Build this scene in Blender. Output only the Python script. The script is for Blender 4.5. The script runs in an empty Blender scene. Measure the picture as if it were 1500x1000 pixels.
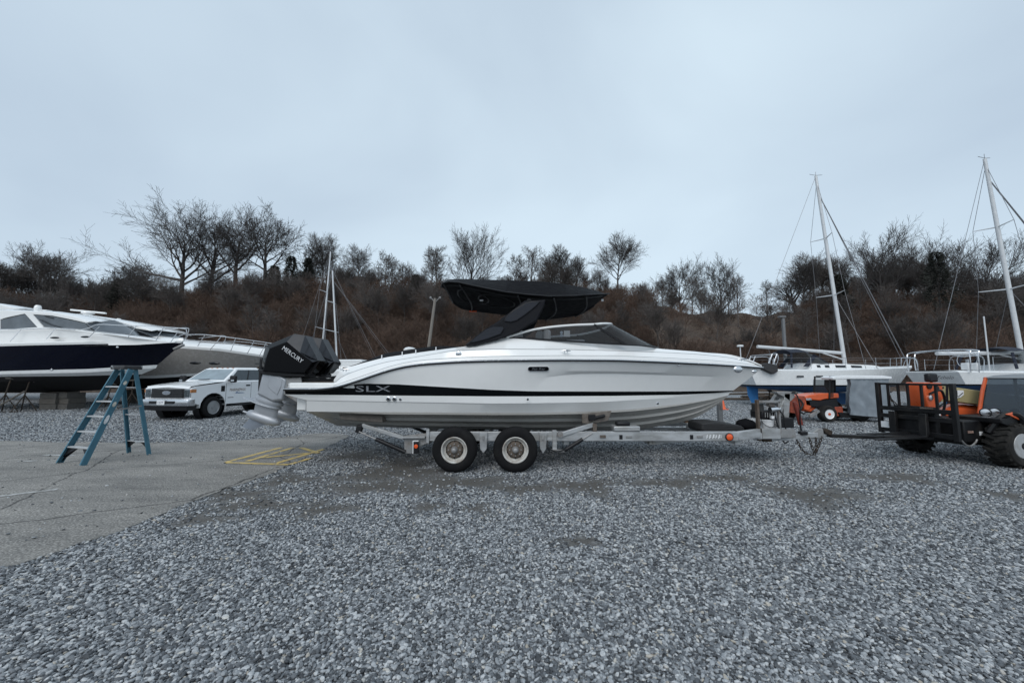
import bpy, bmesh, math, random
import numpy as np
from mathutils import Vector, Matrix

sc = bpy.context.scene
COL = sc.collection
R = math.radians
# ------------------------------------------------------------------ camera, sky, sun, exposure
F = 560.0                      # focal length in photograph pixels (1500 wide)
PITCH = R(5.1)
EYE = 1.6
cam = bpy.data.cameras.new('camera')
cam.sensor_width = 36.0
cam.lens = F / 1500.0 * 36.0
cam.clip_start = 0.05
cam.clip_end = 3000
camo = bpy.data.objects.new('camera', cam)
COL.objects.link(camo)
camo.location = (0, 0, EYE)
camo.rotation_euler = (math.pi / 2 + PITCH, 0, 0)
sc.camera = camo

SUN_EL, SUN_AZ = R(44), R(196)      # azimuth clockwise from +Y: behind the camera, a little to the left
world = bpy.data.worlds.new('World')
sc.world = world
world.use_nodes = True
nt = world.node_tree
nt.nodes.clear()
N = nt.nodes.new
wo = N('ShaderNodeOutputWorld'); bg = N('ShaderNodeBackground')
sky = N('ShaderNodeTexSky'); sky.sky_type = 'NISHITA'; sky.sun_disc = False
sky.sun_elevation = SUN_EL; sky.sun_rotation = SUN_AZ
sky.dust_density = 3.0
tc = N('ShaderNodeTexCoord'); mp = N('ShaderNodeMapping'); mp.inputs['Scale'].default_value = (1.0, 1.0, 1.6)
n1 = N('ShaderNodeTexNoise'); n1.inputs['Scale'].default_value = 1.35; n1.inputs['Detail'].default_value = 6; n1.inputs['Roughness'].default_value = .42
n1.inputs['Distortion'].default_value = .35
rp = N('ShaderNodeValToRGB')
rp.color_ramp.elements[0].position = .33; rp.color_ramp.elements[0].color = (3.9, 4.75, 5.65, 1)
rp.color_ramp.elements[1].position = .70; rp.color_ramp.elements[1].color = (5.3, 6.35, 7.15, 1)
mx = N('ShaderNodeMixRGB'); mx.inputs[0].default_value = .9
nt.links.new(tc.outputs['Generated'], mp.inputs['Vector']); nt.links.new(mp.outputs[0], n1.inputs['Vector'])
nt.links.new(n1.outputs['Fac'], rp.inputs[0])
nt.links.new(sky.outputs[0], mx.inputs[1]); nt.links.new(rp.outputs[0], mx.inputs[2])
nt.links.new(mx.outputs[0], bg.inputs[0]); bg.inputs[1].default_value = 0.10
nt.links.new(bg.outputs[0], wo.inputs[0])

sl = bpy.data.lights.new('sun', 'SUN'); sl.energy = 1.0; sl.angle = R(38); sl.color = (1.0, .99, .975)
so = bpy.data.objects.new('sun', sl); COL.objects.link(so)
sd = Vector((math.sin(SUN_AZ) * math.cos(SUN_EL), math.cos(SUN_AZ) * math.cos(SUN_EL), math.sin(SUN_EL)))
so.rotation_euler = sd.to_track_quat('Z', 'Y').to_euler(); so.location = (0, -8, 30)

sc.view_settings.view_transform = 'Standard'
sc.view_settings.look = 'None'
sc.view_settings.exposure = 0.45
sc.view_settings.gamma = 1.0
sc.view_settings.use_curve_mapping = False
sc.cycles.use_denoising = True
sc.cycles.max_bounces = 6
sc.cycles.transparent_max_bounces = 8

# ------------------------------------------------------------------ helpers
_fw = Vector((0, math.cos(PITCH), math.sin(PITCH))); _up = Vector((0, -math.sin(PITCH), math.cos(PITCH)))
def P(u, v, Y):
    """photo pixel -> point on the vertical plane y = Y"""
    d = _fw + Vector((1, 0, 0)) * ((u - 750) / F) + _up * ((500 - v) / F)
    t = Y / d.y
    return Vector((d.x * t, Y, EYE + d.z * t))
def G(u, v, z=0.0):
    """photo pixel -> point on the ground"""
    d = _fw + Vector((1, 0, 0)) * ((u - 750) / F) + _up * ((500 - v) / F)
    t = (z - EYE) / d.z
    return Vector((d.x * t, d.y * t, z))

class MB:
    def __init__(s): s.v = []; s.f = []
    def add(s, vs, fs):
        o = len(s.v); s.v += [tuple(p) for p in vs]; s.f += [tuple(i + o for i in f) for f in fs]; return s
    def box(s, c, d, rot=None):
        hx, hy, hz = d[0] / 2, d[1] / 2, d[2] / 2
        vs = [Vector((x, y, z)) for z in (-hz, hz) for y in (-hy, hy) for x in (-hx, hx)]
        if rot is not None: vs = [rot @ p for p in vs]
        c = Vector(c)
        return s.add([p + c for p in vs], [(0, 2, 3, 1), (4, 5, 7, 6), (0, 1, 5, 4), (2, 6, 7, 3), (0, 4, 6, 2), (1, 3, 7, 5)])
    def span(s, a, b):
        a = Vector(a); b = Vector(b)
        return s.box((a + b) / 2, [abs(x) for x in (b - a)])
    def beam(s, p, q, w, h, up=(0, 0, 1)):
        p = Vector(p); q = Vector(q); d = (q - p).normalized(); u = Vector(up)
        sd_ = d.cross(u)
        if sd_.length < 1e-4: sd_ = d.cross(Vector((0, 1, 0)))
        sd_.normalize(); u = sd_.cross(d).normalized()
        a, b = sd_ * (w / 2), u * (h / 2)
        return s.add([p - a - b, p + a - b, p + a + b, p - a + b, q - a - b, q + a - b, q + a + b, q - a + b],
                     [(0, 1, 2, 3), (7, 6, 5, 4), (0, 4, 5, 1), (1, 5, 6, 2), (2, 6, 7, 3), (3, 7, 4, 0)])
    def tube(s, pts, r, n=8, caps=True):
        pts = [Vector(p) for p in pts]; m = len(pts)
        rs = r if isinstance(r, (list, tuple)) else [r] * m
        rings = []; ref = None
        for i in range(m):
            d = (pts[min(i + 1, m - 1)] - pts[max(i - 1, 0)]).normalized()
            if ref is None: ref = Vector((0, 0, 1)) if abs(d.z) < .9 else Vector((1, 0, 0))
            a = (ref - d * ref.dot(d)).normalized(); ref = a; b = d.cross(a)
            rings.append([pts[i] + (a * math.cos(2 * math.pi * k / n) + b * math.sin(2 * math.pi * k / n)) * rs[i] for k in range(n)])
        return s.loft(rings, True, caps)
    def loft(s, rings, closed=True, caps=True):
        n = len(rings[0]); vs = [p for r_ in rings for p in r_]; fs = []
        for i in range(len(rings) - 1):
            for k in range(n if closed else n - 1):
                a, b = i * n + k, i * n + (k + 1) % n
                fs.append((a, b, b + n, a + n))
        if caps and closed:
            fs.append(tuple(range(n))[::-1]); fs.append(tuple(range((len(rings) - 1) * n, len(rings) * n)))
        return s.add(vs, fs)
    def grid(s, rows): return s.loft(rows, False, False)
    def prism(s, poly, off):
        off = Vector(off); a = [Vector(p) for p in poly]
        return s.loft([a, [p + off for p in a]])
    def sheet(s, poly, th=None):
        return s.add(poly, [tuple(range(len(poly)))])
    def lathe(s, prof, o, ax, n=24, caps=True):
        o = Vector(o); ax = Vector(ax).normalized()
        a = ax.orthogonal().normalized(); b = ax.cross(a)
        return s.loft([[o + ax * h + (a * math.cos(2 * math.pi * k / n) + b * math.sin(2 * math.pi * k / n)) * max(r, 1e-4) for k in range(n)] for r, h in prof], True, caps)
    def ball(s, c, r, n=10, m=7, sc_=(1, 1, 1)):
        c = Vector(c); rings = []
        for i in range(m + 1):
            t = math.pi * i / m; rr = max(math.sin(t), 1e-3)
            rings.append([c + Vector((r * rr * math.cos(2 * math.pi * k / n) * sc_[0], r * rr * math.sin(2 * math.pi * k / n) * sc_[1], -r * math.cos(t) * sc_[2])) for k in range(n)])
        return s.loft(rings)
    def mapped(s, fn):
        m = MB(); m.v = [tuple(fn(Vector(p))) for p in s.v]; m.f = list(s.f); return m
    def mesh(s, name, mat, inv=None, smooth=38):
        me = bpy.data.meshes.new(name)
        vs = s.v if inv is None else [tuple(inv @ Vector(p)) for p in s.v]
        me.from_pydata(vs, [], s.f)
        bm = bmesh.new(); bm.from_mesh(me)
        bmesh.ops.remove_doubles(bm, verts=bm.verts, dist=1e-5)
        bmesh.ops.recalc_face_normals(bm, faces=bm.faces)
        bm.to_mesh(me); bm.free()
        if smooth:
            me.polygons.foreach_set('use_smooth', [True] * len(me.polygons))
            me.set_sharp_from_angle(angle=R(smooth))
        me.materials.append(mat)
        return me
    def build(s, name, mat, parent=None, smooth=38, bevel=0, seg=2, **kw):
        root = parent
        while root is not None and root.parent is not None: root = root.parent
        inv = INV.get(root.name) if root is not None else None
        o = bpy.data.objects.new(name, s.mesh(name, mat, inv, smooth))
        COL.objects.link(o); o.parent = parent
        if bevel:
            b = o.modifiers.new('bevel', 'BEVEL'); b.width = bevel; b.segments = seg; b.limit_method = 'ANGLE'; b.angle_limit = R(40)
            b.harden_normals = False
        for k, x in kw.items(): o[k] = x
        return o
INV = {}
def tag(o, label, cat, group=None):
    o['label'] = label; o['category'] = cat
    if group: o['group'] = group
    return o
def thing(name, label, cat, loc=(0, 0, 0), rz=0, group=None, world=False):
    o = bpy.data.objects.new(name, None); COL.objects.link(o)
    o.empty_display_size = .3
    o.location = loc; o.rotation_euler = (0, 0, rz); tag(o, label, cat, group)
    if world: INV[o.name] = (Matrix.Translation(loc) @ Matrix.Rotation(rz, 4, 'Z')).inverted()
    return o
def copy_tree(o, parent=None):
    c = o.copy(); COL.objects.link(c); c.parent = parent
    for ch in list(o.children): copy_tree(ch, c)
    return c
def arc(c, r, a0, a1, n, ax=(1, 0, 0), ay=(0, 0, 1)):
    c = Vector(c); ax = Vector(ax); ay = Vector(ay)
    return [c + (ax * math.cos(a0 + (a1 - a0) * i / n) + ay * math.sin(a0 + (a1 - a0) * i / n)) * r for i in range(n + 1)]
def smooth_path(pts, n=8):
    pts = [Vector(p) for p in pts]; out = []
    for i in range(len(pts) - 1):
        p0, p1, p2, p3 = pts[max(i - 1, 0)], pts[i], pts[i + 1], pts[min(i + 2, len(pts) - 1)]
        for k in range(n):
            t = k / n
            out.append(.5 * ((2 * p1) + (p2 - p0) * t + (2 * p0 - 5 * p1 + 4 * p2 - p3) * t * t + (3 * p1 - p0 - 3 * p2 + p3) * t ** 3))
    out.append(pts[-1]); return out
def text_mb(s, size=1.0, shear=0.0, res=2):
    cu = bpy.data.curves.new('lettering', 'FONT'); cu.body = s; cu.size = size; cu.shear = shear; cu.resolution_u = res
    cu.align_x = 'CENTER'; cu.align_y = 'CENTER'
    o = bpy.data.objects.new('lettering', cu); COL.objects.link(o)
    bpy.context.view_layer.update()
    me = o.evaluated_get(bpy.context.evaluated_depsgraph_get()).to_mesh()
    m = MB(); m.v = [tuple(v.co) for v in me.vertices]; m.f = [tuple(p.vertices) for p in me.polygons]
    o.to_mesh_clear(); bpy.data.objects.remove(o); bpy.data.curves.remove(cu)
    xs = [p[0] for p in m.v]; ys = [p[1] for p in m.v]
    cx, cy = (min(xs) + max(xs)) / 2, (min(ys) + max(ys)) / 2
    w, h = max(xs) - min(xs), max(ys) - min(ys)
    m.v = [((p[0] - cx) / w, (p[1] - cy) / h, 0) for p in m.v]       # unit box, centred
    return m

# ------------------------------------------------------------------ materials
MATS = {}
def M(name, col, rough=.5, metal=0.0, var=.08, scale=6.0, bump=0.0, bscale=40.0, coat=0.0, dirt=None, dscale=3.0, dlo=.5, dhi=.75, stretch=(1, 1, 1), spec=.5, rnd=0.0, rvar=.1):
    if name in MATS: return MATS[name]
    m = bpy.data.materials.new(name); m.use_nodes = True; t = m.node_tree; n = t.nodes; L = t.links.new
    b = n['Principled BSDF']
    b.inputs['Roughness'].default_value = rough; b.inputs['Metallic'].default_value = metal
    b.inputs['Coat Weight'].default_value = coat; b.inputs['Coat Roughness'].default_value = .08
    b.inputs['Specular IOR Level'].default_value = spec
    tc_ = n.new('ShaderNodeTexCoord'); mp_ = n.new('ShaderNodeMapping'); mp_.inputs['Scale'].default_value = stretch
    L(tc_.outputs['Object'], mp_.inputs[0])
    no = n.new('ShaderNodeTexNoise'); no.inputs['Scale'].default_value = scale; no.inputs['Detail'].default_value = 5; no.inputs['Roughness'].default_value = .62
    L(mp_.outputs[0], no.inputs['Vector'])
    r_ = n.new('ShaderNodeValToRGB'); e = r_.color_ramp.elements
    e[0].position = .3; e[1].position = .7
    e[0].color = (*[max(c * (1 - var), 0) for c in col], 1); e[1].color = (*[min(c * (1 + var), 1) for c in col], 1)
    L(no.outputs['Fac'], r_.inputs[0]); out = r_.outputs[0]
    if dirt:
        nd = n.new('ShaderNodeTexNoise'); nd.inputs['Scale'].default_value = dscale; nd.inputs['Detail'].default_value = 8; nd.inputs['Roughness'].default_value = .7
        L(mp_.outputs[0], nd.inputs['Vector'])
        mr = n.new('ShaderNodeMapRange'); mr.inputs[1].default_value = dlo; mr.inputs[2].default_value = dhi
        L(nd.outputs['Fac'], mr.inputs[0])
        mi = n.new('ShaderNodeMixRGB'); mi.inputs[2].default_value = (*dirt, 1)
        L(mr.outputs[0], mi.inputs[0]); L(out, mi.inputs[1]); out = mi.outputs[0]
    if rnd:
        oi = n.new('ShaderNodeObjectInfo'); mr2 = n.new('ShaderNodeMapRange'); mr2.inputs[3].default_value = 1 - rnd; mr2.inputs[4].default_value = 1 + rnd
        L(oi.outputs['Random'], mr2.inputs[0]); hs = n.new('ShaderNodeHueSaturation'); L(mr2.outputs[0], hs.inputs['Value']); L(out, hs.inputs['Color']); out = hs.outputs[0]
    L(out, b.inputs['Base Color'])
    if rvar:
        mrr = n.new('ShaderNodeMapRange'); mrr.inputs[1].default_value = .3; mrr.inputs[2].default_value = .7
        mrr.inputs[3].default_value = max(rough - rvar, .02); mrr.inputs[4].default_value = min(rough + rvar, 1)
        L(no.outputs['Fac'], mrr.inputs[0]); L(mrr.outputs[0], b.inputs['Roughness'])
    if bump:
        nb = n.new('ShaderNodeTexNoise'); nb.inputs['Scale'].default_value = bscale; nb.inputs['Detail'].default_value = 4
        L(mp_.outputs[0], nb.inputs['Vector'])
        bp = n.new('ShaderNodeBump'); bp.inputs['Strength'].default_value = bump; bp.inputs['Distance'].default_value = .02
        L(nb.outputs['Fac'], bp.inputs['Height']); L(bp.outputs[0], b.inputs['Normal'])
    MATS[name] = m
    return m
def glass(name, tint, rough=.03, alpha=.55):
    m = bpy.data.materials.new(name); m.use_nodes = True; t = m.node_tree; n = t.nodes; n.clear()
    o = n.new('ShaderNodeOutputMaterial'); mix = n.new('ShaderNodeMixShader'); tr = n.new('ShaderNodeBsdfTransparent'); tr.inputs[0].default_value = (*tint, 1)
    gl = n.new('ShaderNodeBsdfPrincipled'); gl.inputs['Base Color'].default_value = (tint[0] * .1, tint[1] * .1, tint[2] * .1, 1); gl.inputs['Roughness'].default_value = rough
    mix.inputs[0].default_value = alpha
    t.links.new(tr.outputs[0], mix.inputs[1]); t.links.new(gl.outputs[0], mix.inputs[2]); t.links.new(mix.outputs[0], o.inputs[0])
    MATS[name] = m; return m
gel = M('gelcoat_white', (.80, .80, .79), .16, var=.015, coat=.6, rvar=.04)
gelu = M('hull_bottom_shaded', (.36, .35, .33), .30, var=.10, scale=3, dirt=(.25, .23, .2), dscale=2.5, dlo=.5, dhi=.9, stretch=(.4, 1, 2))  # base colour darkened to carry the shade under the hull
gelb = M('gelcoat_black', (.003, .004, .005), .18, spec=.12, rvar=.03)
blk = M('black_plastic', (.008, .008, .010), .45, spec=.35)
blkg = M('black_gloss', (.002, .002, .003), .10, spec=.12, rvar=.03)
cowlg = M('cowl_sky_grey', (.022, .025, .031), .42, rvar=.05, spec=.35)
silver = M('silver_paint', (.36, .38, .41), .42, .4, var=.06, coat=.15)
rubber = M('tyre_rubber', (.007, .007, .008), .8, var=.25, scale=9, bump=.25, bscale=60, dirt=(.020, .019, .018), dscale=4, dlo=.5, dhi=.85, spec=.2)
alu = M('weathered_aluminium', (.46, .47, .48), .5, .55, var=.16, scale=5, dirt=(.20, .19, .17), dscale=3, dlo=.45, dhi=.75, stretch=(.5, 1, 2), bump=.08)
galv = M('galvanised_steel', (.30, .30, .30), .55, .5, var=.2, scale=8, dirt=(.13, .10, .08), dscale=4, dlo=.5, dhi=.7)
rust = M('rusty_steel', (.085, .058, .042), .8, .1, var=.4, scale=12, dirt=(.14, .125, .11), dscale=5, dlo=.45, dhi=.7, bump=.2)
chrome = M('chrome', (.68, .69, .71), .18, 1, var=.04, rvar=.06)
drust = M('dark_rusty_iron', (.035, .027, .021), .85, .2, var=.4, scale=14, dirt=(.075, .05, .034), dscale=7, dlo=.5, dhi=.7, bump=.2)
steel = M('stainless_steel', (.62, .63, .65), .22, 1, var=.05)
canvas = M('black_canvas', (.0045, .0045, .006), .8, var=.25, scale=8, bump=.35, bscale=14, spec=.12)
pad = M('bunk_carpet', (.16, .14, .125), .95, var=.3, scale=10, bump=.4, bscale=80, dirt=(.09, .075, .06))
orange = M('orange_paint', (.62, .105, .028), .36, var=.08, dirt=(.34, .07, .03), dscale=2.2, dlo=.5, dhi=.8, coat=.2)
amber = M('amber_lens', (.75, .10, .02), .25, coat=.4)
white = M('white_paint', (.78, .79, .80), .28, var=.03, coat=.4)
dkglass = glass('tinted_glass', (.62, .64, .66), alpha=.30)
ltglass = glass('clear_glass', (.7, .76, .78), alpha=.35)
# ------------------------------------------------------------------ ground, pavement, hill
def nodes(name):
    m = bpy.data.materials.new(name); m.use_nodes = True; MATS[name] = m
    return m, m.node_tree.nodes, m.node_tree.links.new, m.node_tree.nodes['Principled BSDF']
def ramp(n, stops):
    r_ = n.new('ShaderNodeValToRGB'); e = r_.color_ramp.elements
    while len(e) < len(stops): e.new(.5)
    for i, (p, c) in enumerate(stops): e[i].position = p; e[i].color = (*c, 1)
    return r_
STONES = [(0, (.036, .039, .044)), (.25, (.098, .107, .118)), (.55, (.205, .219, .234)), (.82, (.36, .377, .392)), (.965, (.50, .51, .515)), (.982, (.36, .32, .26)), (1, (.55, .55, .53))]
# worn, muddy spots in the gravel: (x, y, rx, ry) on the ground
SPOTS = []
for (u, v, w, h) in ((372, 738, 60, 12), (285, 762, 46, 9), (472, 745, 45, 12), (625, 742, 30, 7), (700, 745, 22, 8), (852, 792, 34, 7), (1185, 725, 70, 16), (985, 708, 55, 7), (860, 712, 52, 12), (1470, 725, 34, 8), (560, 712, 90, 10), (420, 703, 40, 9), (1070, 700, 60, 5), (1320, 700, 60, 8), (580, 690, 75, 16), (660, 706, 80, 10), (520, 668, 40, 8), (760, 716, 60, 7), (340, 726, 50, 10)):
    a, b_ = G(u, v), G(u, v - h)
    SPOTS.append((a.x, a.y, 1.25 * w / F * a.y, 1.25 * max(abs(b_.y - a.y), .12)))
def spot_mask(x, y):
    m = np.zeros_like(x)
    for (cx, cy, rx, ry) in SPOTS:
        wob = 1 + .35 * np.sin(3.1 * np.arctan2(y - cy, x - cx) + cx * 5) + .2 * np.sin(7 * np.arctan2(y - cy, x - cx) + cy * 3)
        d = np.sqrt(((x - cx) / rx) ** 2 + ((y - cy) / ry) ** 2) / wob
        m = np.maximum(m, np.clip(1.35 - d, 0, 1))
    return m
gm, n, L, b = nodes('gravel_bed')
tcg = n.new('ShaderNodeTexCoord')
vo = n.new('ShaderNodeTexVoronoi'); vo.inputs['Scale'].default_value = 42; L(tcg.outputs['Object'], vo.inputs['Vector'])
sp = n.new('ShaderNodeSeparateColor'); L(vo.outputs['Color'], sp.inputs[0])
rs_ = ramp(n, STONES); L(sp.outputs[0], rs_.inputs[0])
big = n.new('ShaderNodeTexNoise'); big.inputs['Scale'].default_value = .35; big.inputs['Detail'].default_value = 6; big.inputs['Roughness'].default_value = .65; L(tcg.outputs['Object'], big.inputs['Vector'])
mrb = n.new('ShaderNodeMapRange'); mrb.inputs[1].default_value = .52; mrb.inputs[2].default_value = .72; mrb.inputs[4].default_value = .55; L(big.outputs['Fac'], mrb.inputs[0])
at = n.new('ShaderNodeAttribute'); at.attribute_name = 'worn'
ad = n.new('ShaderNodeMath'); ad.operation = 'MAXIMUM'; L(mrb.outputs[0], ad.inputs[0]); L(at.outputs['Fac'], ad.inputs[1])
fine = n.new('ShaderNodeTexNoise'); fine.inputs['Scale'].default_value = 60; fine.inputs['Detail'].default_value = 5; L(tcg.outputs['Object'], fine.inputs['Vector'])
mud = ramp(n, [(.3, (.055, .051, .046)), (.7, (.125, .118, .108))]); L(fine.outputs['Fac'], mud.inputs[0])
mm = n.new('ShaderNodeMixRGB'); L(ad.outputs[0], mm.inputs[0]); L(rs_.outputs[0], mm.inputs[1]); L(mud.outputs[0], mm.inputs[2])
L(mm.outputs[0], b.inputs['Base Color']); b.inputs['Roughness'].default_value = .85
bp = n.new('ShaderNodeBump'); bp.inputs['Strength'].default_value = .8; bp.inputs['Distance'].default_value = .02; bp.invert = True
L(vo.outputs['Distance'], bp.inputs['Height']); L(bp.outputs[0], b.inputs['Normal'])
# one sheet, finely divided near the camera so that the worn spots have a shape
xs = np.unique(np.concatenate([np.linspace(-400, -30, 20), np.linspace(-30, 30, 401), np.linspace(30, 400, 20)]))
ys = np.unique(np.concatenate([np.linspace(-60, 0, 7), np.linspace(0, 14, 141), np.linspace(14, 40, 40), np.linspace(40, 400, 20)]))
XX, YY = np.meshgrid(xs, ys)
nx, ny = len(xs), len(ys)
idx = np.arange(nx * ny).reshape(ny, nx)
fc = np.stack([idx[:-1, :-1], idx[:-1, 1:], idx[1:, 1:], idx[1:, :-1]], -1).reshape(-1, 4)
me = bpy.data.meshes.new('gravel_ground')
me.from_pydata(np.stack([XX.ravel(), YY.ravel(), np.zeros(nx * ny)], -1).tolist(), [], fc.tolist())
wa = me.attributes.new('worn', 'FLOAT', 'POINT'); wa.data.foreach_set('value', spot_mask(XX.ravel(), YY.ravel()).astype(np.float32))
me.materials.append(gm)
ground = bpy.data.objects.new('gravel_ground', me); COL.objects.link(ground); ground['kind'] = 'structure'

# asphalt apron
rng = random.Random(5)
near = [(-420, 1000), (-120, 880), (0, 836), (60, 816), (117, 799), (187, 775), (257, 745), (303, 729), (327, 717), (397, 696), (420, 682), (471, 659), (500, 645), (512, 638)]
far = [(480, 634), (420, 640), (330, 647), (200, 650), (60, 648), (-100, 645), (-500, 640), (-1100, 640)]
def dense(px, step, jit):
    g = [G(u, v) for u, v in px]; out = []
    for i in range(len(g) - 1):
        k = max(1, int((g[i + 1] - g[i]).length / step))
        for j in range(k):
            p = g[i].lerp(g[i + 1], j / k); out.append((p.x + rng.uniform(-jit, jit), p.y + rng.uniform(-jit, jit)))
    out.append((g[-1].x, g[-1].y)); return out
edge = dense(near, .12, .035) + dense(far, .4, .12) + [(-28, 2.0), (-6, 1.6)]
AEDGE = np.array(edge)
am, n, L, b = nodes('old_asphalt')
tca = n.new('ShaderNodeTexCoord')
a1 = n.new('ShaderNodeTexNoise'); a1.inputs['Scale'].default_value = 55; a1.inputs['Detail'].default_value = 4; L(tca.outputs['Object'], a1.inputs['Vector'])
r1 = ramp(n, [(.3, (.085, .082, .078)), (.52, (.195, .19, .181)), (.72, (.42, .41, .395))]); L(a1.outputs['Fac'], r1.inputs[0])
a2 = n.new('ShaderNodeTexNoise'); a2.inputs['Scale'].default_value = 1.1; a2.inputs['Detail'].default_value = 10; a2.inputs['Roughness'].default_value = .78
am_ = n.new('ShaderNodeMapping'); am_.inputs['Scale'].default_value = (.55, 1.5, 1); am_.inputs['Rotation'].default_value = (0, 0, .25); L(tca.outputs['Object'], am_.inputs[0]); L(am_.outputs[0], a2.inputs['Vector'])
r2 = ramp(n, [(.30, (.50, .50, .50)), (.46, (.92, .91, .89)), (.56, (1.12, 1.1, 1.07)), (.72, (1.55, 1.52, 1.47))]); L(a2.outputs['Fac'], r2.inputs[0])
ml = n.new('ShaderNodeMixRGB'); ml.blend_type = 'MULTIPLY'; ml.inputs[0].default_value = 1; L(r1.outputs[0], ml.inputs[1]); L(r2.outputs[0], ml.inputs[2])
wv = n.new('ShaderNodeTexVoronoi'); wv.feature = 'DISTANCE_TO_EDGE'; wv.inputs['Scale'].default_value = .42
mxv = n.new('ShaderNodeMixRGB'); mxv.inputs[0].default_value = .16; L(tca.outputs['Object'], mxv.inputs[1]); L(a2.outputs['Color'], mxv.inputs[2]); 
a3 = n.new('ShaderNodeTexNoise'); a3.inputs['Scale'].default_value = 2.5; a3.inputs['Detail'].default_value = 6; L(tca.outputs['Object'], a3.inputs['Vector']); L(a3.outputs['Color'], mxv.inputs[2])
L(mxv.outputs[0], wv.inputs['Vector'])
cr = n.new('ShaderNodeMapRange'); cr.inputs[1].default_value = .0015; cr.inputs[2].default_value = .007; L(wv.outputs['Distance'], cr.inputs[0])
gate = n.new('ShaderNodeMapRange'); gate.inputs[1].default_value = .53; gate.inputs[2].default_value = .60; L(a2.outputs['Fac'], gate.inputs[0])
mxg = n.new('ShaderNodeMath'); mxg.operation = 'MAXIMUM'; L(cr.outputs[0], mxg.inputs[0]); L(gate.outputs[0], mxg.inputs[1])
mc = n.new('ShaderNodeMixRGB'); mc.inputs[1].default_value = (.04, .038, .036, 1); L(mxg.outputs[0], mc.inputs[0]); L(ml.outputs[0], mc.inputs[2])
L(mc.outputs[0], b.inputs['Base Color']); b.inputs['Roughness'].default_value = .88
bp = n.new('ShaderNodeBump'); bp.inputs['Strength'].default_value = .5; bp.inputs['Distance'].default_value = .008; L(a1.outputs['Fac'], bp.inputs['Height']); L(bp.outputs[0], b.inputs['Normal'])
mb = MB(); mb.prism([(x, y, .016) for x, y in edge], (0, 0, -.03))
apron = mb.build('asphalt_pavement', am, None, 0); apron['kind'] = 'structure'
def paint(name, col, px, w, z=.020):
    m = M(name, col, .7, var=.12, scale=20, dirt=(.17, .165, .155), dscale=9, dlo=.50, dhi=.62, rvar=0)
    for (u0, v0, u1, v1) in px:
        p, q = G(u0, v0, z), G(u1, v1, z); d = (q - p).normalized(); s_ = Vector((-d.y, d.x, 0)) * w / 2
        MB().sheet([p - s_, q - s_, q + s_, p + s_]).build('painted_line', m, apron, 0)
        z += .0006
paint('yellow_road_paint', (.55, .40, .13), [(331, 676.5, 412, 655), (362, 675, 430, 655), (331, 677, 424, 680), (398, 680, 474, 657.5), (424, 680, 456, 670), (383, 670, 459, 662.5), (441, 655, 466, 663)], .10)
paint('white_road_paint', (.42, .42, .41), [(66, 666, 108, 666.5), (-40, 731, 84, 716), (35, 675, 52, 674.5)], .10)

# loose stones: real geometry near the camera, uncountable
def in_poly(x, y, poly):
    c = np.zeros(len(x), bool); j = len(poly) - 1
    for i in range(len(poly)):
        xi, yi = poly[i]; xj, yj = poly[j]
        if yi != yj:
            t = ((yi > y) != (yj > y)) & (x < (xj - xi) * (y - yi) / (yj - yi) + xi); c ^= t
        j = i
    return c
rs = np.random.RandomState(3)
pts, scl, rot = [], [], []
def scatter(y0, y1, dens, smin, smax, keep=1.0):
    xw = 1.42 * y1 + 1.6
    k = int(2 * xw * (y1 - y0) * dens)
    x = rs.uniform(-xw, xw, k); y = rs.uniform(y0, y1, k)
    m = np.abs(x) < 1.42 * y + 1.6
    x, y = x[m], y[m]
    ina = in_poly(x, y, AEDGE)
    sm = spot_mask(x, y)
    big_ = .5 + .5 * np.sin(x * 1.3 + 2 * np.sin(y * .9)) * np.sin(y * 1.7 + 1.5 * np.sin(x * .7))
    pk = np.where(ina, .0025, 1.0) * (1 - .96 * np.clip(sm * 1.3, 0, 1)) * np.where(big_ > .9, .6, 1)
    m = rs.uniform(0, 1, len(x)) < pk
    x, y, ina = x[m], y[m], ina[m]
    s = smin + (smax - smin) * rs.beta(1.6, 3.2, len(x))
    z = s * .25 + rs.uniform(-.006, .010, len(x)) + np.where(ina, .016, 0)
    pts.append(np.stack([x, y, z], -1))
    scl.append(np.stack([s * rs.uniform(.9, 1.5, len(x)), s * rs.uniform(.75, 1.1, len(x)), s * rs.uniform(.45, .8, len(x))], -1))
    rot.append(np.stack([rs.normal(0, .35, len(x)), rs.normal(0, .35, len(x)), rs.uniform(0, 6.283, len(x))], -1))
scatter(1.3, 3.0, 6200, .006, .0195)
scatter(3.0, 5.2, 4800, .0065, .0195)
scatter(5.2, 8.0, 2500, .0075, .0215)
scatter(8.0, 11.0, 900, .009, .024)
scatter(11.0, 16.0, 260, .012, .027)
scatter(16.0, 24.0, 60, .016, .034)
pts = np.concatenate(pts); scl = np.concatenate(scl); rot = np.concatenate(rot)
me = bpy.data.meshes.new('loose_gravel')
me.vertices.add(len(pts)); me.vertices.foreach_set('co', pts.astype(np.float32).ravel())
for nm, dat in (('sz', scl), ('rt', rot)):
    a = me.attributes.new(nm, 'FLOAT_VECTOR', 'POINT'); a.data.foreach_set('vector', dat.astype(np.float32).ravel())
stone, n, L, b = nodes('grey_stone')
oi = n.new('ShaderNodeObjectInfo'); rs_ = ramp(n, STONES); L(oi.outputs['Random'], rs_.inputs[0])
ts = n.new('ShaderNodeTexCoord'); nn = n.new('ShaderNodeTexNoise'); nn.inputs['Scale'].default_value = 2.0; nn.inputs['Detail'].default_value = 4; L(ts.outputs['Object'], nn.inputs['Vector'])
rv = ramp(n, [(.3, (.72, .72, .72)), (.7, (1.2, 1.2, 1.2))]); L(nn.outputs['Fac'], rv.inputs[0])
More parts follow.
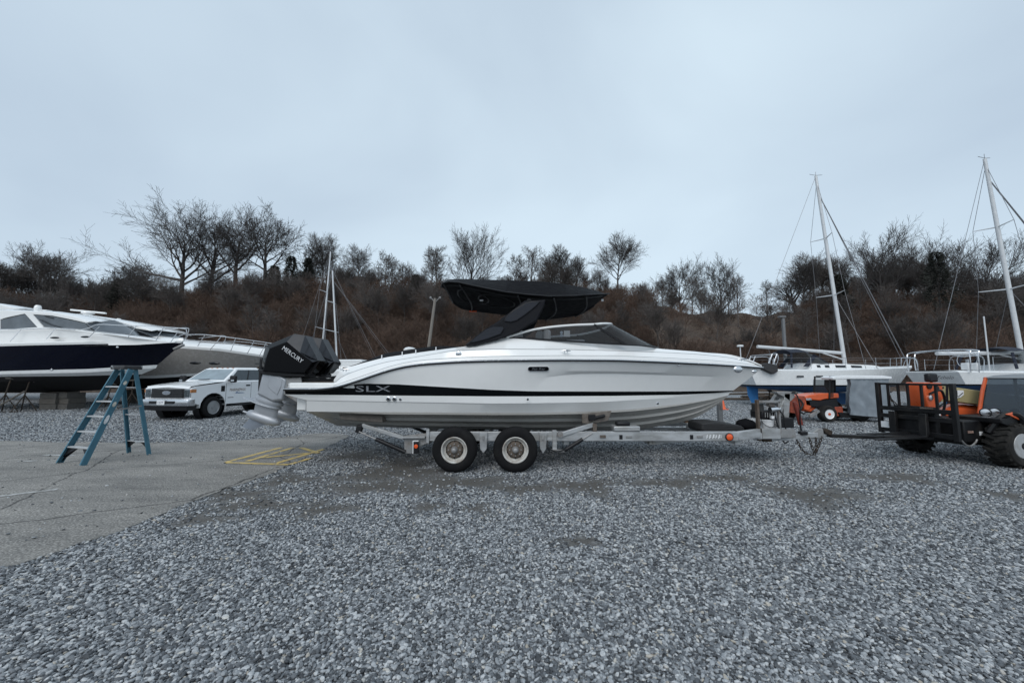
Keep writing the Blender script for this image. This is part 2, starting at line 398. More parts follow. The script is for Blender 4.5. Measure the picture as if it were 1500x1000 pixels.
ml = n.new('ShaderNodeMixRGB'); ml.blend_type = 'MULTIPLY'; ml.inputs[0].default_value = 1; L(rs_.outputs[0], ml.inputs[1]); L(rv.outputs[0], ml.inputs[2])
L(ml.outputs[0], b.inputs['Base Color']); b.inputs['Roughness'].default_value = .7
gravel = bpy.data.objects.new('loose_gravel', me); COL.objects.link(gravel); gravel['kind'] = 'stuff'
tag(gravel, 'loose blue-grey crushed stones covering the open yard', 'gravel')
ng = bpy.data.node_groups.new('scatter_stones', 'GeometryNodeTree')
ng.interface.new_socket('Geometry', in_out='INPUT', socket_type='NodeSocketGeometry'); ng.interface.new_socket('Geometry', in_out='OUTPUT', socket_type='NodeSocketGeometry')
g = ng.nodes.new; L = ng.links.new
gi, go = g('NodeGroupInput'), g('NodeGroupOutput')
ico = g('GeometryNodeMeshIcoSphere'); ico.inputs['Radius'].default_value = 1; ico.inputs['Subdivisions'].default_value = 2
spn = g('GeometryNodeSetPosition'); nz = g('ShaderNodeTexNoise'); nz.inputs['Scale'].default_value = 1.1
vs_ = g('ShaderNodeVectorMath'); vs_.operation = 'SUBTRACT'; vs_.inputs[1].default_value = (.5, .5, .5)
vm = g('ShaderNodeVectorMath'); vm.operation = 'SCALE'; vm.inputs['Scale'].default_value = 1.0
L(nz.outputs['Color'], vs_.inputs[0]); L(vs_.outputs[0], vm.inputs[0]); L(vm.outputs[0], spn.inputs['Offset']); L(ico.outputs['Mesh'], spn.inputs['Geometry'])
smt = g('GeometryNodeSetShadeSmooth'); L(spn.outputs[0], smt.inputs['Geometry']); smt.inputs['Shade Smooth'].default_value = True
smn = g('GeometryNodeSetMaterial'); smn.inputs['Material'].default_value = stone; L(smt.outputs[0], smn.inputs['Geometry'])
iop = g('GeometryNodeInstanceOnPoints'); L(gi.outputs[0], iop.inputs['Points']); L(smn.outputs[0], iop.inputs['Instance'])
for nm, sk in (('sz', 'Scale'), ('rt', 'Rotation')):
    na = g('GeometryNodeInputNamedAttribute'); na.data_type = 'FLOAT_VECTOR'; na.inputs['Name'].default_value = nm
    L(na.outputs['Attribute'], iop.inputs[sk])
L(iop.outputs[0], go.inputs[0])
md = gravel.modifiers.new('stones', 'NODES'); md.node_group = ng

# hillside
def sst(t): t = np.clip(t, 0, 1); return t * t * (3 - 2 * t)
def HILL(x, y):
    x = np.asarray(x, float); y = np.asarray(y, float)
    foot = 37 + 2.0 * np.sin(x * .06) + 1.2 * np.sin(x * .17 + 1)
    top = 15.3 + 1.5 * np.sin(x * .035 + 2.2) + .8 * np.sin(x * .11)
    t = (y - foot) / 37.0
    z = top * (.55 * np.clip(t, 0, 1) + .45 * sst(t)) + .5 * np.sin(x * .4 + y * .3) * np.clip(t * 4, 0, 1) + .35 * np.sin(x * .9 - y * .7) * np.clip(t * 4, 0, 1)
    return z - .06
hx = np.linspace(-190, 190, 191); hy = np.concatenate([np.linspace(34, 84, 61), np.linspace(88, 140, 10)])
XX, YY = np.meshgrid(hx, hy); ZZ = HILL(XX, YY); nx, ny = len(hx), len(hy)
idx = np.arange(nx * ny).reshape(ny, nx)
fc = np.stack([idx[:-1, :-1], idx[:-1, 1:], idx[1:, 1:], idx[1:, :-1]], -1).reshape(-1, 4)
me = bpy.data.meshes.new('hillside'); me.from_pydata(np.stack([XX.ravel(), YY.ravel(), ZZ.ravel()], -1).tolist(), [], fc.tolist())
me.polygons.foreach_set('use_smooth', [True] * len(me.polygons))
hm, n, L, b = nodes('leaf_litter')
th = n.new('ShaderNodeTexCoord')
h1 = n.new('ShaderNodeTexNoise'); h1.inputs['Scale'].default_value = 3; h1.inputs['Detail'].default_value = 8; h1.inputs['Roughness'].default_value = .75; L(th.outputs['Object'], h1.inputs['Vector'])
rh = ramp(n, [(.3, (.030, .022, .017)), (.5, (.085, .060, .045)), (.66, (.15, .115, .088)), (.75, (.30, .27, .24))]); L(h1.outputs['Fac'], rh.inputs[0])
L(rh.outputs[0], b.inputs['Base Color']); b.inputs['Roughness'].default_value = .95
bp = n.new('ShaderNodeBump'); bp.inputs['Strength'].default_value = 1; bp.inputs['Distance'].default_value = .3; L(h1.outputs['Fac'], bp.inputs['Height']); L(bp.outputs[0], b.inputs['Normal'])
me.materials.append(hm)
hill = bpy.data.objects.new('hillside', me); COL.objects.link(hill); hill['kind'] = 'structure'

# ------------------------------------------------------------------ bare trees
bark = M('grey_bark', (.052, .046, .044), .9, var=.3, scale=2, rnd=.25, rvar=0)
barkf = M('pale_bark', (.088, .076, .070), .9, var=.3, scale=2, rnd=.35, rvar=0)
barkb = M('brown_twigs', (.098, .062, .045), .9, var=.35, scale=1, rnd=.3, rvar=0)
def tubes_mesh(name, segs, mat):
    a = np.array([(*s[0], *s[1], s[2], s[3]) for s in segs], float)
    vs, fs, off = [], [], 0
    for thick, ns in ((True, 6), (False, 3)):
        m = (a[:, 6] > .07) == thick; q = a[m]
        if not len(q): continue
        p0, p1 = q[:, :3], q[:, 3:6]; d = p1 - p0; d /= np.maximum(np.linalg.norm(d, axis=1, keepdims=True), 1e-6)
        ref = np.where(np.abs(d[:, 2:3]) < .9, [[0, 0, 1.]], [[1., 0, 0]])
        e1 = np.cross(d, ref); e1 /= np.linalg.norm(e1, axis=1, keepdims=True); e2 = np.cross(d, e1)
        k = len(q); ring = np.zeros((k, 2 * ns, 3))
        for j in range(ns):
            c, s_ = math.cos(2 * math.pi * j / ns), math.sin(2 * math.pi * j / ns)
            o = e1 * c + e2 * s_
            ring[:, j] = p0 + o * q[:, 6:7]; ring[:, ns + j] = p1 + o * q[:, 7:8]
        base = off + np.arange(k)[:, None] * 2 * ns
        for j in range(ns):
            fs.append(np.stack([base[:, 0] + j, base[:, 0] + (j + 1) % ns, base[:, 0] + ns + (j + 1) % ns, base[:, 0] + ns + j], -1))
        vs.append(ring.reshape(-1, 3)); off += k * 2 * ns
    vs = np.concatenate(vs); fs = np.concatenate(fs)
    me = bpy.data.meshes.new(name)
    me.vertices.add(len(vs)); me.vertices.foreach_set('co', vs.astype(np.float32).ravel())
    me.loops.add(len(fs) * 4); me.loops.foreach_set('vertex_index', fs.astype(np.int32).ravel())
    me.polygons.add(len(fs)); me.polygons.foreach_set('loop_start', np.arange(0, len(fs) * 4, 4, dtype=np.int32)); me.polygons.foreach_set('loop_total', np.full(len(fs), 4, np.int32))
    me.update(calc_edges=True); me.validate()
    me.polygons.foreach_set('use_smooth', [True] * len(fs))
    me.materials.append(mat)
    return me
KINDS = {
 'oak':    dict(nc=(11, 8, 7, 6), t0=(.40, .22, .2, .15), ang=(58, 42, 42, 40), lr=(.80, .54, .52, .48), wob=(.05, .14, .18, .22), up=(.03, .06, .03, .01), r=.026),
 # n children / start of branching / angle / length ratio / wobble / upward pull per level
 'spread': dict(nc=(9, 8, 7, 6), t0=(.45, .35, .2, .15), ang=(58, 42, 42, 40), lr=(1.30, .50, .50, .48), wob=(.06, .12, .17, .22), up=(.02, .05, .02, .0), r=.062),
 'round':  dict(nc=(16, 8, 6, 6), t0=(.30, .25, .2, .15), ang=(46, 40, 40, 38), lr=(.55, .55, .52, .5), wob=(.05, .11, .15, .2), up=(.04, .09, .06, .03), r=.020),
 'vase':   dict(nc=(14, 8, 7, 5), t0=(.07, .2, .2, .15), ang=(50, 34, 33, 33), lr=(1.0, .50, .52, .50), wob=(.06, .08, .12, .16), up=(.05, .09, .06, .03), r=.018),
 'slim':   dict(nc=(17, 6, 5, 4), t0=(.35, .25, .2, .15), ang=(52, 42, 40, 36), lr=(.34, .55, .52, .5), wob=(.05, .13, .16, .2), up=(.03, .07, .05, .02), r=.014),
 'high':   dict(nc=(14, 8, 7, 6), t0=(.48, .25, .2, .15), ang=(56, 44, 42, 40), lr=(.50, .58, .54, .5), wob=(.04, .13, .16, .2), up=(.03, .06, .04, .02), r=.019),
 'shrub':  dict(nc=(10, 6, 5, 0), t0=(.05, .2, .15, .1), ang=(50, 45, 42, 40), lr=(.85, .55, .55, .5), wob=(.10, .18, .22, .2), up=(.06, .05, .02, .02), r=.010),
}
def grow(kind, seed, h, rmin=.012, extra=()):
    K = KINDS[kind]; rg = random.Random(seed); tr, cr_ = [], []
    NS = (9, 6, 5, 3, 2)
    def rv(): return Vector((rg.gauss(0, 1), rg.gauss(0, 1), rg.gauss(0, 1)))
    def br(p, d, Ln, r, lev):
        ns = NS[lev]; pts = [(p, d, r)]
        tip = max(rmin * .6, r * (.22 if lev else .30))
        for i in range(ns):
            w = K['wob'][min(lev, 3)]
            d = (d + rv() * w * .6 + Vector((0, 0, 1)) * K['up'][min(lev, 3)]).normalized()
            q = p + d * (Ln / ns); r1 = r + (tip - r) * ((i + 1) / ns)
            r0 = r + (tip - r) * (i / ns)
            (tr if lev == 0 else cr_).append((p, q, max(r0, rmin), max(r1, rmin * .8)))
            p = q; pts.append((p, d, r1))
        if lev >= 4 or (lev < 4 and K['nc'][min(lev, 3)] == 0): return
        nc = K['nc'][lev]; t0 = K['t0'][lev]
        az = rg.uniform(0, 6.28)
        for c in range(nc):
            t = t0 + (1 - t0) * (c + rg.uniform(.1, .9)) / nc
            i = min(int(t * ns), ns - 1); f = t * ns - i
            pp = pts[i][0].lerp(pts[i + 1][0], f); dd = pts[i + 1][1]; rr = pts[i][2] + (pts[i + 1][2] - pts[i][2]) * f
            az += 2.4 + rg.uniform(-.5, .5)
            o = dd.orthogonal().normalized(); o = (o * math.cos(az) + dd.cross(o) * math.sin(az))
            a_ = R(K['ang'][lev] * rg.uniform(.7, 1.25)) * (1 - .3 * t)
            nd = (dd * math.cos(a_) + o * math.sin(a_)).normalized()
            if nd.z < -.2 and lev < 2: nd.z *= -.3; nd.normalize()
            br(pp, nd, Ln * K['lr'][lev] * rg.uniform(.7, 1.15) * (1 - .45 * (t - t0) / (1 - t0 + 1e-6) * (lev == 0)), rr * (.72 if lev == 0 and kind == 'spread' else .62), lev + 1)
    br(Vector((0, 0, -.3)), Vector((rg.uniform(-.06, .06), rg.uniform(-.06, .06), 1)).normalized(), h * (.66 if kind == 'oak' else .48 if kind == 'spread' else .62 if kind == 'vase' else .82), h * K['r'], 0)
    for (p, d, Ln, r) in extra: br(Vector(p), Vector(d).normalized(), Ln, r, 1)
    top = max(s[1].z for s in cr_); k = h / top
    f = lambda S: [(s[0] * k, s[1] * k, s[2] * k, s[3] * k) for s in S]
    return f(tr), f(cr_)
def tree_thing(name, label, kind, seed, h, group=None, extra=(), rmin=.012, mat=None):
    mat = mat or bark
    tr, cr_ = grow(kind, seed, h, rmin, extra)
    t = thing(name, label, 'tree', group=group)
    for nm, sg in (('trunk', tr), ('crown', cr_)):
        o = bpy.data.objects.new(nm, tubes_mesh(nm, sg, mat)); COL.objects.link(o); o.parent = t
    return t
def hz(x, y): return float(HILL(x, y))
def at_px(u, Y): return (u - 750) / F * Y * 1.0
# distinctive trees: (kind, u, Y, v of the top, seed, label)
HERO = [
 ('oak', 258, 70, 286, 11, 'huge dark spreading bare oak with one long low horizontal limb on the ridge', [((-.1, 0, 6.2), (-1, .05, .10), 15, .34), ((.2, 0, 5.2), (.8, .1, .55), 9, .22)]),
 ('oak', 296, 73, 290, 51, 'tall bare tree standing between the huge oak and its round-headed neighbour', []),
 ('oak', 338, 72, 295, 12, 'tall bare tree with round-headed crown just beside the huge oak on the ridge', []),
 ('oak', 383, 71, 308, 13, 'bare tree with a leaning outer crown at the edge of the big oak group', []),
 ('oak', 48, 78, 352, 14, 'flat-topped bare tree standing above the woods behind the navy yacht', []),
 ('vase', 686, 68, 328, 15, 'broad egg-shaped bare tree rising behind the black boat canopy', []),
 ('high', 908, 72, 338, 16, 'tall isolated bare tree with a clear trunk and cauliflower-shaped crown', []),
 ('round', 822, 74, 358, 17, 'pale bare tree on the ridge above the front end of the black canopy', []),
 ('vase', 1000, 75, 374, 18, 'bushy many-stemmed bare tree on the open crest, beside the isolated tall tree', []),
 ('vase', 1060, 75, 372, 19, 'bushy many-stemmed bare tree on the open crest where the slope shows pale', []),
 ('round', 1180, 70, 368, 20, 'small domed bare tree on the crest behind the white sailboat mast', []),
 ('vase', 1300, 66, 322, 21, 'big fan-shaped bare tree on the ridge between the two sailboat masts', []),
 ('vase', 1360, 68, 335, 22, 'fan-shaped bare tree leaning beside the biggest fan-shaped tree on the ridge', []),
 ('vase', 1455, 62, 332, 23, 'dense dark bare tree on the ridge behind the right-hand mast and its shrouds', []),
 ('slim', 438, 72, 352, 24, 'thin pale bare tree rising out of the dark evergreens', []),
]
for (kind, u, Y, v, seed, label, extra) in HERO:
    x = at_px(u, Y); z0 = hz(x, Y); h = P(u, v, Y).z - z0
    t = tree_thing('bare_tree', label, kind, seed, h, extra=extra, rmin=.021 if kind == 'oak' else .018)
    t.location = (x, Y, z0)
# the woods: a handful of grown shapes, each standing tree a thing of its own
FORMS = [('round', 31, 11, 'bare grey tree with a rounded head among the hillside woods'), ('slim', 32, 12, 'slim bare tree with short side branches among the hillside woods'), ('vase', 33, 9, 'many-stemmed bare tree fanning upward among the hillside woods'),
         ('high', 34, 12, 'bare tree with a long clear trunk among the hillside woods'), ('spread', 35, 9, 'low wide-limbed bare tree among the hillside woods'), ('slim', 36, 10, 'crooked thin bare tree among the hillside woods'), ('round', 37, 8, 'small twiggy bare tree among the hillside woods')]
protos = [tree_thing('bare_tree', lb, k, s, h, 'bare trees in the hillside woods', rmin=.016, mat=barkf) for k, s, h, lb in FORMS]
used = [False] * len(protos)
rg = random.Random(77)
def plant(i, x, y, s):
    t = protos[i] if not used[i] else copy_tree(protos[i]); used[i] = True
    t.location = (x, y, hz(x, y)); t.rotation_euler = (0, 0, rg.uniform(0, 6.28)); t.scale = (s * rg.uniform(.9, 1.15),) * 2 + (s,)
for k in range(150):                                   # along the crest
    Y = rg.uniform(68, 84); u = -60 + 1620 * (k + rg.random()) / 150
    dens = 1.0
    if 930 < u < 1170: dens = .30
    if 215 < u < 430 or 868 < u < 948: dens = .30
    if 640 < u < 735: dens = .55
    if rg.random() > dens: continue
    plant(rg.randrange(len(protos)), at_px(u, Y), Y, rg.uniform(.68, 1.08) if dens == 1 else rg.uniform(.45, .7))
for k in range(85):                                    # on the slope
    Y = rg.uniform(44, 66); u = -60 + 1620 * (k + rg.random()) / 85
    plant(rg.choice((1, 2, 3, 5, 6)), at_px(u, Y), Y, rg.uniform(.5, .85))
# undergrowth: three shrubs one can see, and the uncountable rest of the thicket
shrubs = []
for i, (s, h, lb, u, Y) in enumerate(((41, 2.6, 'leafless brown shrub at the foot of the slope below the utility pole', 640, 40.5), (42, 3.2, 'tall leafless brown shrub on the slope above the white pickup', 330, 45), (43, 2.2, 'low tangled leafless shrub on the slope behind the blue-bottomed sailboat', 1120, 42))):
    tr, cr_ = grow('shrub', s, h, .011)
    o = bpy.data.objects.new('bare_shrub', tubes_mesh('bare_shrub', tr + cr_, barkb)); COL.objects.link(o)
    x = at_px(u, Y); o.location = (x, Y, hz(x, Y)); tag(o, lb, 'shrub'); shrubs.append(o)
rs = np.random.RandomState(9)
k = 4600
y = 37 + 46 * rs.uniform(0, 1, k) ** .8; x = rs.uniform(-1.42, 1.42, k) * y
u = 750 + F * x / y
open_ = ((u > 960) & (u < 1180) & (y > 48)) | ((u > 1380) & (y > 50) & (y < 60))
keep = (rs.uniform(0, 1, k) < np.where(open_, .10, 1.0)) & (HILL(x, y) > .3)
x, y = x[keep], y[keep]; z = HILL(x, y)
me = bpy.data.meshes.new('thicket'); me.vertices.add(len(x)); me.vertices.foreach_set('co', np.stack([x, y, z - .05], -1).astype(np.float32).ravel())
which = rs.randint(0, 3, len(x))
for i in range(3): me.attributes.new('form%d' % i, 'BOOLEAN', 'POINT').data.foreach_set('value', (which == i).tolist())
thicket = bpy.data.objects.new('thicket', me); COL.objects.link(thicket); thicket['kind'] = 'stuff'; tag(thicket, 'tangled brown leafless undergrowth covering the hillside', 'undergrowth')
ng = bpy.data.node_groups.new('scatter_shrubs', 'GeometryNodeTree')
ng.interface.new_socket('Geometry', in_out='INPUT', socket_type='NodeSocketGeometry'); ng.interface.new_socket('Geometry', in_out='OUTPUT', socket_type='NodeSocketGeometry')
g = ng.nodes.new; L = ng.links.new
gi, go, jn = g('NodeGroupInput'), g('NodeGroupOutput'), g('GeometryNodeJoinGeometry')
rr = g('FunctionNodeRandomValue'); rr.data_type = 'FLOAT_VECTOR'; rr.inputs[0].default_value = (-.15, -.15, 0); rr.inputs[1].default_value = (.15, .15, 6.28)
r2_ = g('FunctionNodeRandomValue'); r2_.data_type = 'FLOAT'; r2_.inputs[2].default_value = .6; r2_.inputs[3].default_value = 1.5; r2_.inputs['Seed'].default_value = 3
for i, o in enumerate(shrubs):
    iop = g('GeometryNodeInstanceOnPoints'); ob = g('GeometryNodeObjectInfo'); ob.inputs['Object'].default_value = o; ob.inputs['As Instance'].default_value = True
    na = g('GeometryNodeInputNamedAttribute'); na.data_type = 'BOOLEAN'; na.inputs['Name'].default_value = 'form%d' % i; L(na.outputs['Attribute'], iop.inputs['Selection'])
    L(gi.outputs[0], iop.inputs['Points']); L(ob.outputs['Geometry'], iop.inputs['Instance']); L(rr.outputs[0], iop.inputs['Rotation']); L(r2_.outputs[1], iop.inputs['Scale']); L(iop.outputs[0], jn.inputs[0])
L(jn.outputs[0], go.inputs[0])
thicket.modifiers.new('shrubs', 'NODES').node_group = ng
# evergreens
needle = M('dark_needles', (.020, .022, .017), .85, var=.35, scale=2, rnd=.15, rvar=0)
def evergreen(seed, h, w):
    rs = np.random.RandomState(seed); k = 3400
    t = rs.uniform(0.03, 1, k) ** .85; az = rs.uniform(0, 6.283, k)
    rad = w * (1.02 - t) ** .55 * (.62 + .22 * np.sin(az * 3 + t * 11) + .22 * np.sin(t * 23 + az * 2)) * rs.uniform(.25, 1, k) ** .6 + .05
    c = np.stack([rad * np.cos(az), rad * np.sin(az), t * h + .3 - .12 * rad], -1)
    d = np.stack([np.cos(az), np.sin(az), rs.uniform(-.5, .3, k)], -1) + rs.normal(0, .35, (k, 3))
    d /= np.linalg.norm(d, axis=1, keepdims=True); s_ = np.cross(d, rs.normal(0, 1, (k, 3))); s_ /= np.linalg.norm(s_, axis=1, keepdims=True)
    ln = rs.uniform(.22, .5, (k, 1)); wd = rs.uniform(.05, .11, (k, 1))
    v = np.stack([c - s_ * wd, c + s_ * wd, c + d * ln], 1).reshape(-1, 3)
    m = MB(); m.v = [tuple(p) for p in v]; m.f = [(3 * i, 3 * i + 1, 3 * i + 2) for i in range(k)]
    return m
eproto = None
for (u, Y, v, w, lb) in ((395, 66, 392, 2.6, 'dark bushy evergreen on the ridge, lowest of the pair beside the pale thin tree'), (420, 68, 378, 2.8, 'dark conical evergreen on the ridge in front of the pale thin tree'), (445, 70, 380, 2.0, 'narrow dark evergreen at the end of the evergreen clump on the ridge'),
                   (1238, 60, 405, 2.4, 'dark evergreen on the crest just beside the sailboat mast'), (1385, 58, 372, 3.2, 'broad dark evergreen among the bare trees by the right-hand mast'), (607, 66, 405, 1.5, 'small pointed evergreen in the woods beside the utility pole'), (165, 64, 410, 2.6, 'dark evergreen half hidden in the woods under the huge oak')):
    x = at_px(u, Y); z0 = hz(x, Y); h = P(u, v, Y).z - z0
    t = thing('evergreen_tree', lb, 'tree', (x, Y, z0), u * .1)
    MB().tube([(0, 0, -.3), (0, 0, h * .5), (0, 0, h * .97)], [.16, .09, .02], 6).build('trunk', bark, t)
    evergreen(int(u), h, w).build('crown', needle, t, 0)
# ------------------------------------------------------------------ the motorboat
YC = 7.75; HBM = 1.29; NS_ = 72
boat = thing('motorboat', 'white open bow motorboat with black side stripe, black canopy and twin outboards, on a trailer', 'motorboat', (0, YC, 0), 0, world=True)
def gauss(a, k):
    if k < 1: return a
    w = np.exp(-np.linspace(-2, 2, 2 * k + 1) ** 2); w /= w.sum()
    pad_ = np.concatenate([2 * a[0] - a[k:0:-1], a, 2 * a[-1] - a[-2:-k - 2:-1]])
    return np.convolve(pad_, w, 'valid')
def hb_fn(B, s0, p, stern=.95):
    def f(s):
        s = np.asarray(s, float)
        a = np.clip((s - s0) / (1 - s0), 0, 1)
        return B * (1 - a ** p) * (stern + (1 - stern) * np.clip(s / .35, 0, 1))
    return f
def hline(px, hb, inset=0.0, sm=2, minhb=0.0):
    px = np.array(px, float); us = np.linspace(px[0, 0], px[-1, 0], NS_)
    # a little denser toward the bow
    s = np.linspace(0, 1, NS_); s = 1 - (1 - s) ** 1.15; us = px[0, 0] + (px[-1, 0] - px[0, 0]) * s
    vs = gauss(np.interp(us, px[:, 0], px[:, 1]), sm)
    h = np.maximum(hb(s) - inset, minhb)
    return [P(us[i], vs[i], YC - h[i]) for i in range(NS_)], us, vs, h
rub_px = [(416, 570), (466, 570), (492, 567.5), (517, 560), (543, 551), (568, 542.5), (593, 536.5), (619, 533), (669, 529.7), (720, 528.2), (820, 527), (900, 527.4), (972, 530), (1044, 533.5), (1092, 536.6), (1117, 538.5)]
rub, rub_u, rub_v, rub_h = hline(rub_px, hb_fn(HBM, .42, 2.3))
def under(px, d):   # never above the rub rail
    us = np.linspace(px[0][0], px[-1][0], 60); p = np.array(px, float)
    return [(u, max(np.interp(u, p[:, 0], p[:, 1]), np.interp(u, rub_u, rub_v) + d)) for u in us]
keel = hline([(494, 623.5), (560, 625.5), (700, 628.5), (800, 630.3), (900, 630.5), (948, 627), (996, 618.5), (1020, 611.5), (1044, 597.5), (1062, 584)], lambda s: 0 * s)[0]
chine = hline([(449, 602.5), (720, 604.5), (780, 604.3), (852, 602.9), (924, 599.3), (996, 591.6), (1044, 584.2), (1066, 579)], hb_fn(1.10, .30, 2.0))[0]
knuck = hline([(449, 587), (720, 592), (780, 591.6), (876, 590), (972, 584.4), (1044, 578), (1069, 575.5)], hb_fn(1.17, .34, 2.0))[0]
knuck2 = hline([(449, 585.8), (720, 590.8), (780, 590.4), (876, 588.8), (972, 583.2), (1044, 577), (1070, 574.6)], hb_fn(1.185, .34, 2.0))[0]
st_lo_px = [(418, 577.5), (560, 579), (720, 580.3), (780, 580.3), (900, 579.6), (996, 578), (1050, 575.5), (1073, 573.2)]
st_lo, slu, slv, slh = hline(st_lo_px, hb_fn(1.20, .36, 2.0))
st_up_px = under([(417, 571), (517, 561.3), (581, 562.6), (720, 570.8), (780, 572.9), (900, 573.2), (996, 573), (1074, 571.8)], 1.2)
st_up, suu, suv, suh = hline(st_up_px, hb_fn(1.215, .36, 2.0), sm=1)
rlo_px = under([(417, 571), (517, 563), (560, 560), (640, 561), (700, 564), (750, 559), (800, 552.5), (840, 547.5), (900, 547), (1000, 550), (1060, 552.3), (1096, 555.5)], .9)
rlo = hline(rlo_px, hb_fn(1.222, .38, 2.05), sm=3)[0]
rup_px = under([(417, 571), (517, 561), (560, 552), (640, 545), (760, 543.5), (850, 543.2), (900, 543.5), (1000, 546.5), (1060, 549), (1100, 552)], .5)
rup = hline(rup_px, hb_fn(1.268, .39, 2.1), sm=3)[0]
lerp = lambda A, B, t, dz=0: [a.lerp(b, t) + Vector((0, 0, dz)) for a, b in zip(A, B)]
mir = lambda A: [Vector((p.x, 2 * YC - p.y, p.z)) for p in A]
def both(rows):
    m = MB(); m.grid(rows); m.grid([mir(r_) for r_ in rows]); return m
def fade(A, B, t, dz):  # strake: ridge that fades in and out
    out = []
    for i, (a, b_) in enumerate(zip(A, B)):
        s = i / (NS_ - 1); k = min(1, s * 6) * min(1, (1 - s) * 5)
        out.append(a.lerp(b_, t) + Vector((0, -.012 * k, dz * k)))
    return out
bottom = [keel, lerp(keel, chine, .30), fade(keel, chine, .345, -.045), lerp(keel, chine, .36), lerp(keel, chine, .62), fade(keel, chine, .665, -.045), lerp(keel, chine, .68), lerp(keel, chine, .93), fade(keel, chine, .985, -.03), chine]
side_lo = [chine, knuck, knuck2, st_lo]
hullb = both(bottom)
for rw in (bottom,):
    for i in range(len(rw) - 1): hullb.add([rw[i][0], rw[i + 1][0], mir(rw[i + 1])[0], mir(rw[i])[0]], [(0, 1, 2, 3)])
hull_bottom = hullb.build('hull_bottom', gelu, boat, 28)
hs_ = both(side_lo)
hs_.grid([[p for p in r_] for r_ in (st_up, rlo, rup, rub)]); hs_.grid([mir(r_) for r_ in (st_up, rlo, rup, rub)])
for A, B in ((chine, knuck), (knuck, knuck2), (knuck2, st_lo), (st_up, rub)):
    hs_.add([A[0], B[0], mir(B)[0], mir(A)[0]], [(0, 1, 2, 3)])
hull = hs_.build('hull', gel, boat, 16)
stp = both([st_lo, st_up]); stp.add([st_lo[0], st_up[0], mir(st_up)[0], mir(st_lo)[0]], [(0, 1, 2, 3)])
stp.build('stripe', gelb, hull, 30)
offy = lambda A, dy, dz=0: [p + Vector((0, dy, dz)) for p in A]
for A in (offy(rub, -.012, -.012), mir(offy(rub, -.012, -.012))): MB().tube(A, .014, 6).build('rub_rail', blk, hull)
for A in (offy(rub, -.024, .006), mir(offy(rub, -.024, .006))): MB().tube(A, .010, 6).build('rub_rail_insert', steel, hull)
# deck
rub0 = rub
sil_px = [(489, 556), (491, 546), (495, 542.5), (502, 540), (530, 532), (563, 523.5), (614, 516), (663, 509.5), (694, 505.6), (738, 494.5), (750, 493), (800, 496.5), (850, 500.3), (920, 504.6), (970, 511), (1020, 514.8), (1068, 520.8), (1092, 526.8), (1105, 531.5), (1116, 537)]
sh_px = [(489, 562), (492, 557), (505, 550), (530, 541), (563, 531.5), (614, 523), (663, 514.5), (720, 512), (820, 512.5), (920, 515), (970, 517), (1020, 519.5), (1068, 524.5), (1092, 529.5), (1105, 533), (1116, 537.6)]
lip_px = [(489, 566), (517, 556.5), (543, 547.5), (568, 538.5), (593, 532), (619, 528.5), (669, 525), (720, 523), (820, 521.8), (900, 522.2), (972, 525), (1044, 529), (1092, 533.5), (1116.5, 538)]
rubd_px = [(489, 568)] + rub_px[3:]
fd = hb_fn(HBM, .38, 2.2)
rubd = hline(rubd_px, fd)[0]; lip = hline(lip_px, fd, .012)[0]; lip2 = hline([(u, v - 1.2) for u, v in lip_px], fd, .05)[0]
shd = hline(sh_px, fd, .11)[0]; shd2 = hline([(u, v - 1.0) for u, v in sh_px], fd, .15)[0]; sil = hline(sil_px, fd, .30, sm=1)[0]
inn = [p + Vector((0, min(.05, max(0, YC - p.y - .01)), -.03)) for p in sil]
rubj = [Vector((p.x, p.y, p.z)) for p in rubd]
dk = both([rubj, lip, lip2, shd, shd2, sil, inn])
for A, B in ((rubj, lip), (lip, lip2), (lip2, shd), (shd, shd2), (shd2, sil)):
    dk.add([A[0], B[0], mir(B)[0], mir(A)[0]], [(0, 1, 2, 3)])
# fore deck, closed over with a slight crown; cockpit coaming walls and sole behind it
i0 = next(i for i, p in enumerate(sil) if p.x > P(962, 510, 7.0).x)
rows = []
for t in (0, .25, .5, .75, 1):
    rows.append([inn[i].lerp(mir(inn)[i], t) + Vector((0, 0, .06 * (1 - (2 * t - 1) ** 2))) for i in range(i0, NS_)])
dk.grid(rows)
wall = [Vector((p.x, p.y + .03, 1.25)) for p in inn[:i0 + 1]]
dk.grid([inn[:i0 + 1], wall]); dk.grid([mir(inn)[:i0 + 1], mir(wall)]); dk.grid([wall, mir(wall)])
dk.add([inn[i0], mir(inn)[i0], mir(wall)[i0], wall[i0]], [(0, 1, 2, 3)]); dk.add([inn[0], mir(inn)[0], mir(wall)[0], wall[0]], [(0, 1, 2, 3)])
deck = dk.build('deck', gel, boat, 32)
seam = M('deck_seam_grey', (.16, .165, .17), .5)
for A in (lip2, shd2):
    for B in (offy(A, -.002, .001), mir(offy(A, -.002, .001))): MB().tube(B, .0035, 4).build('deck_seam', seam, deck)
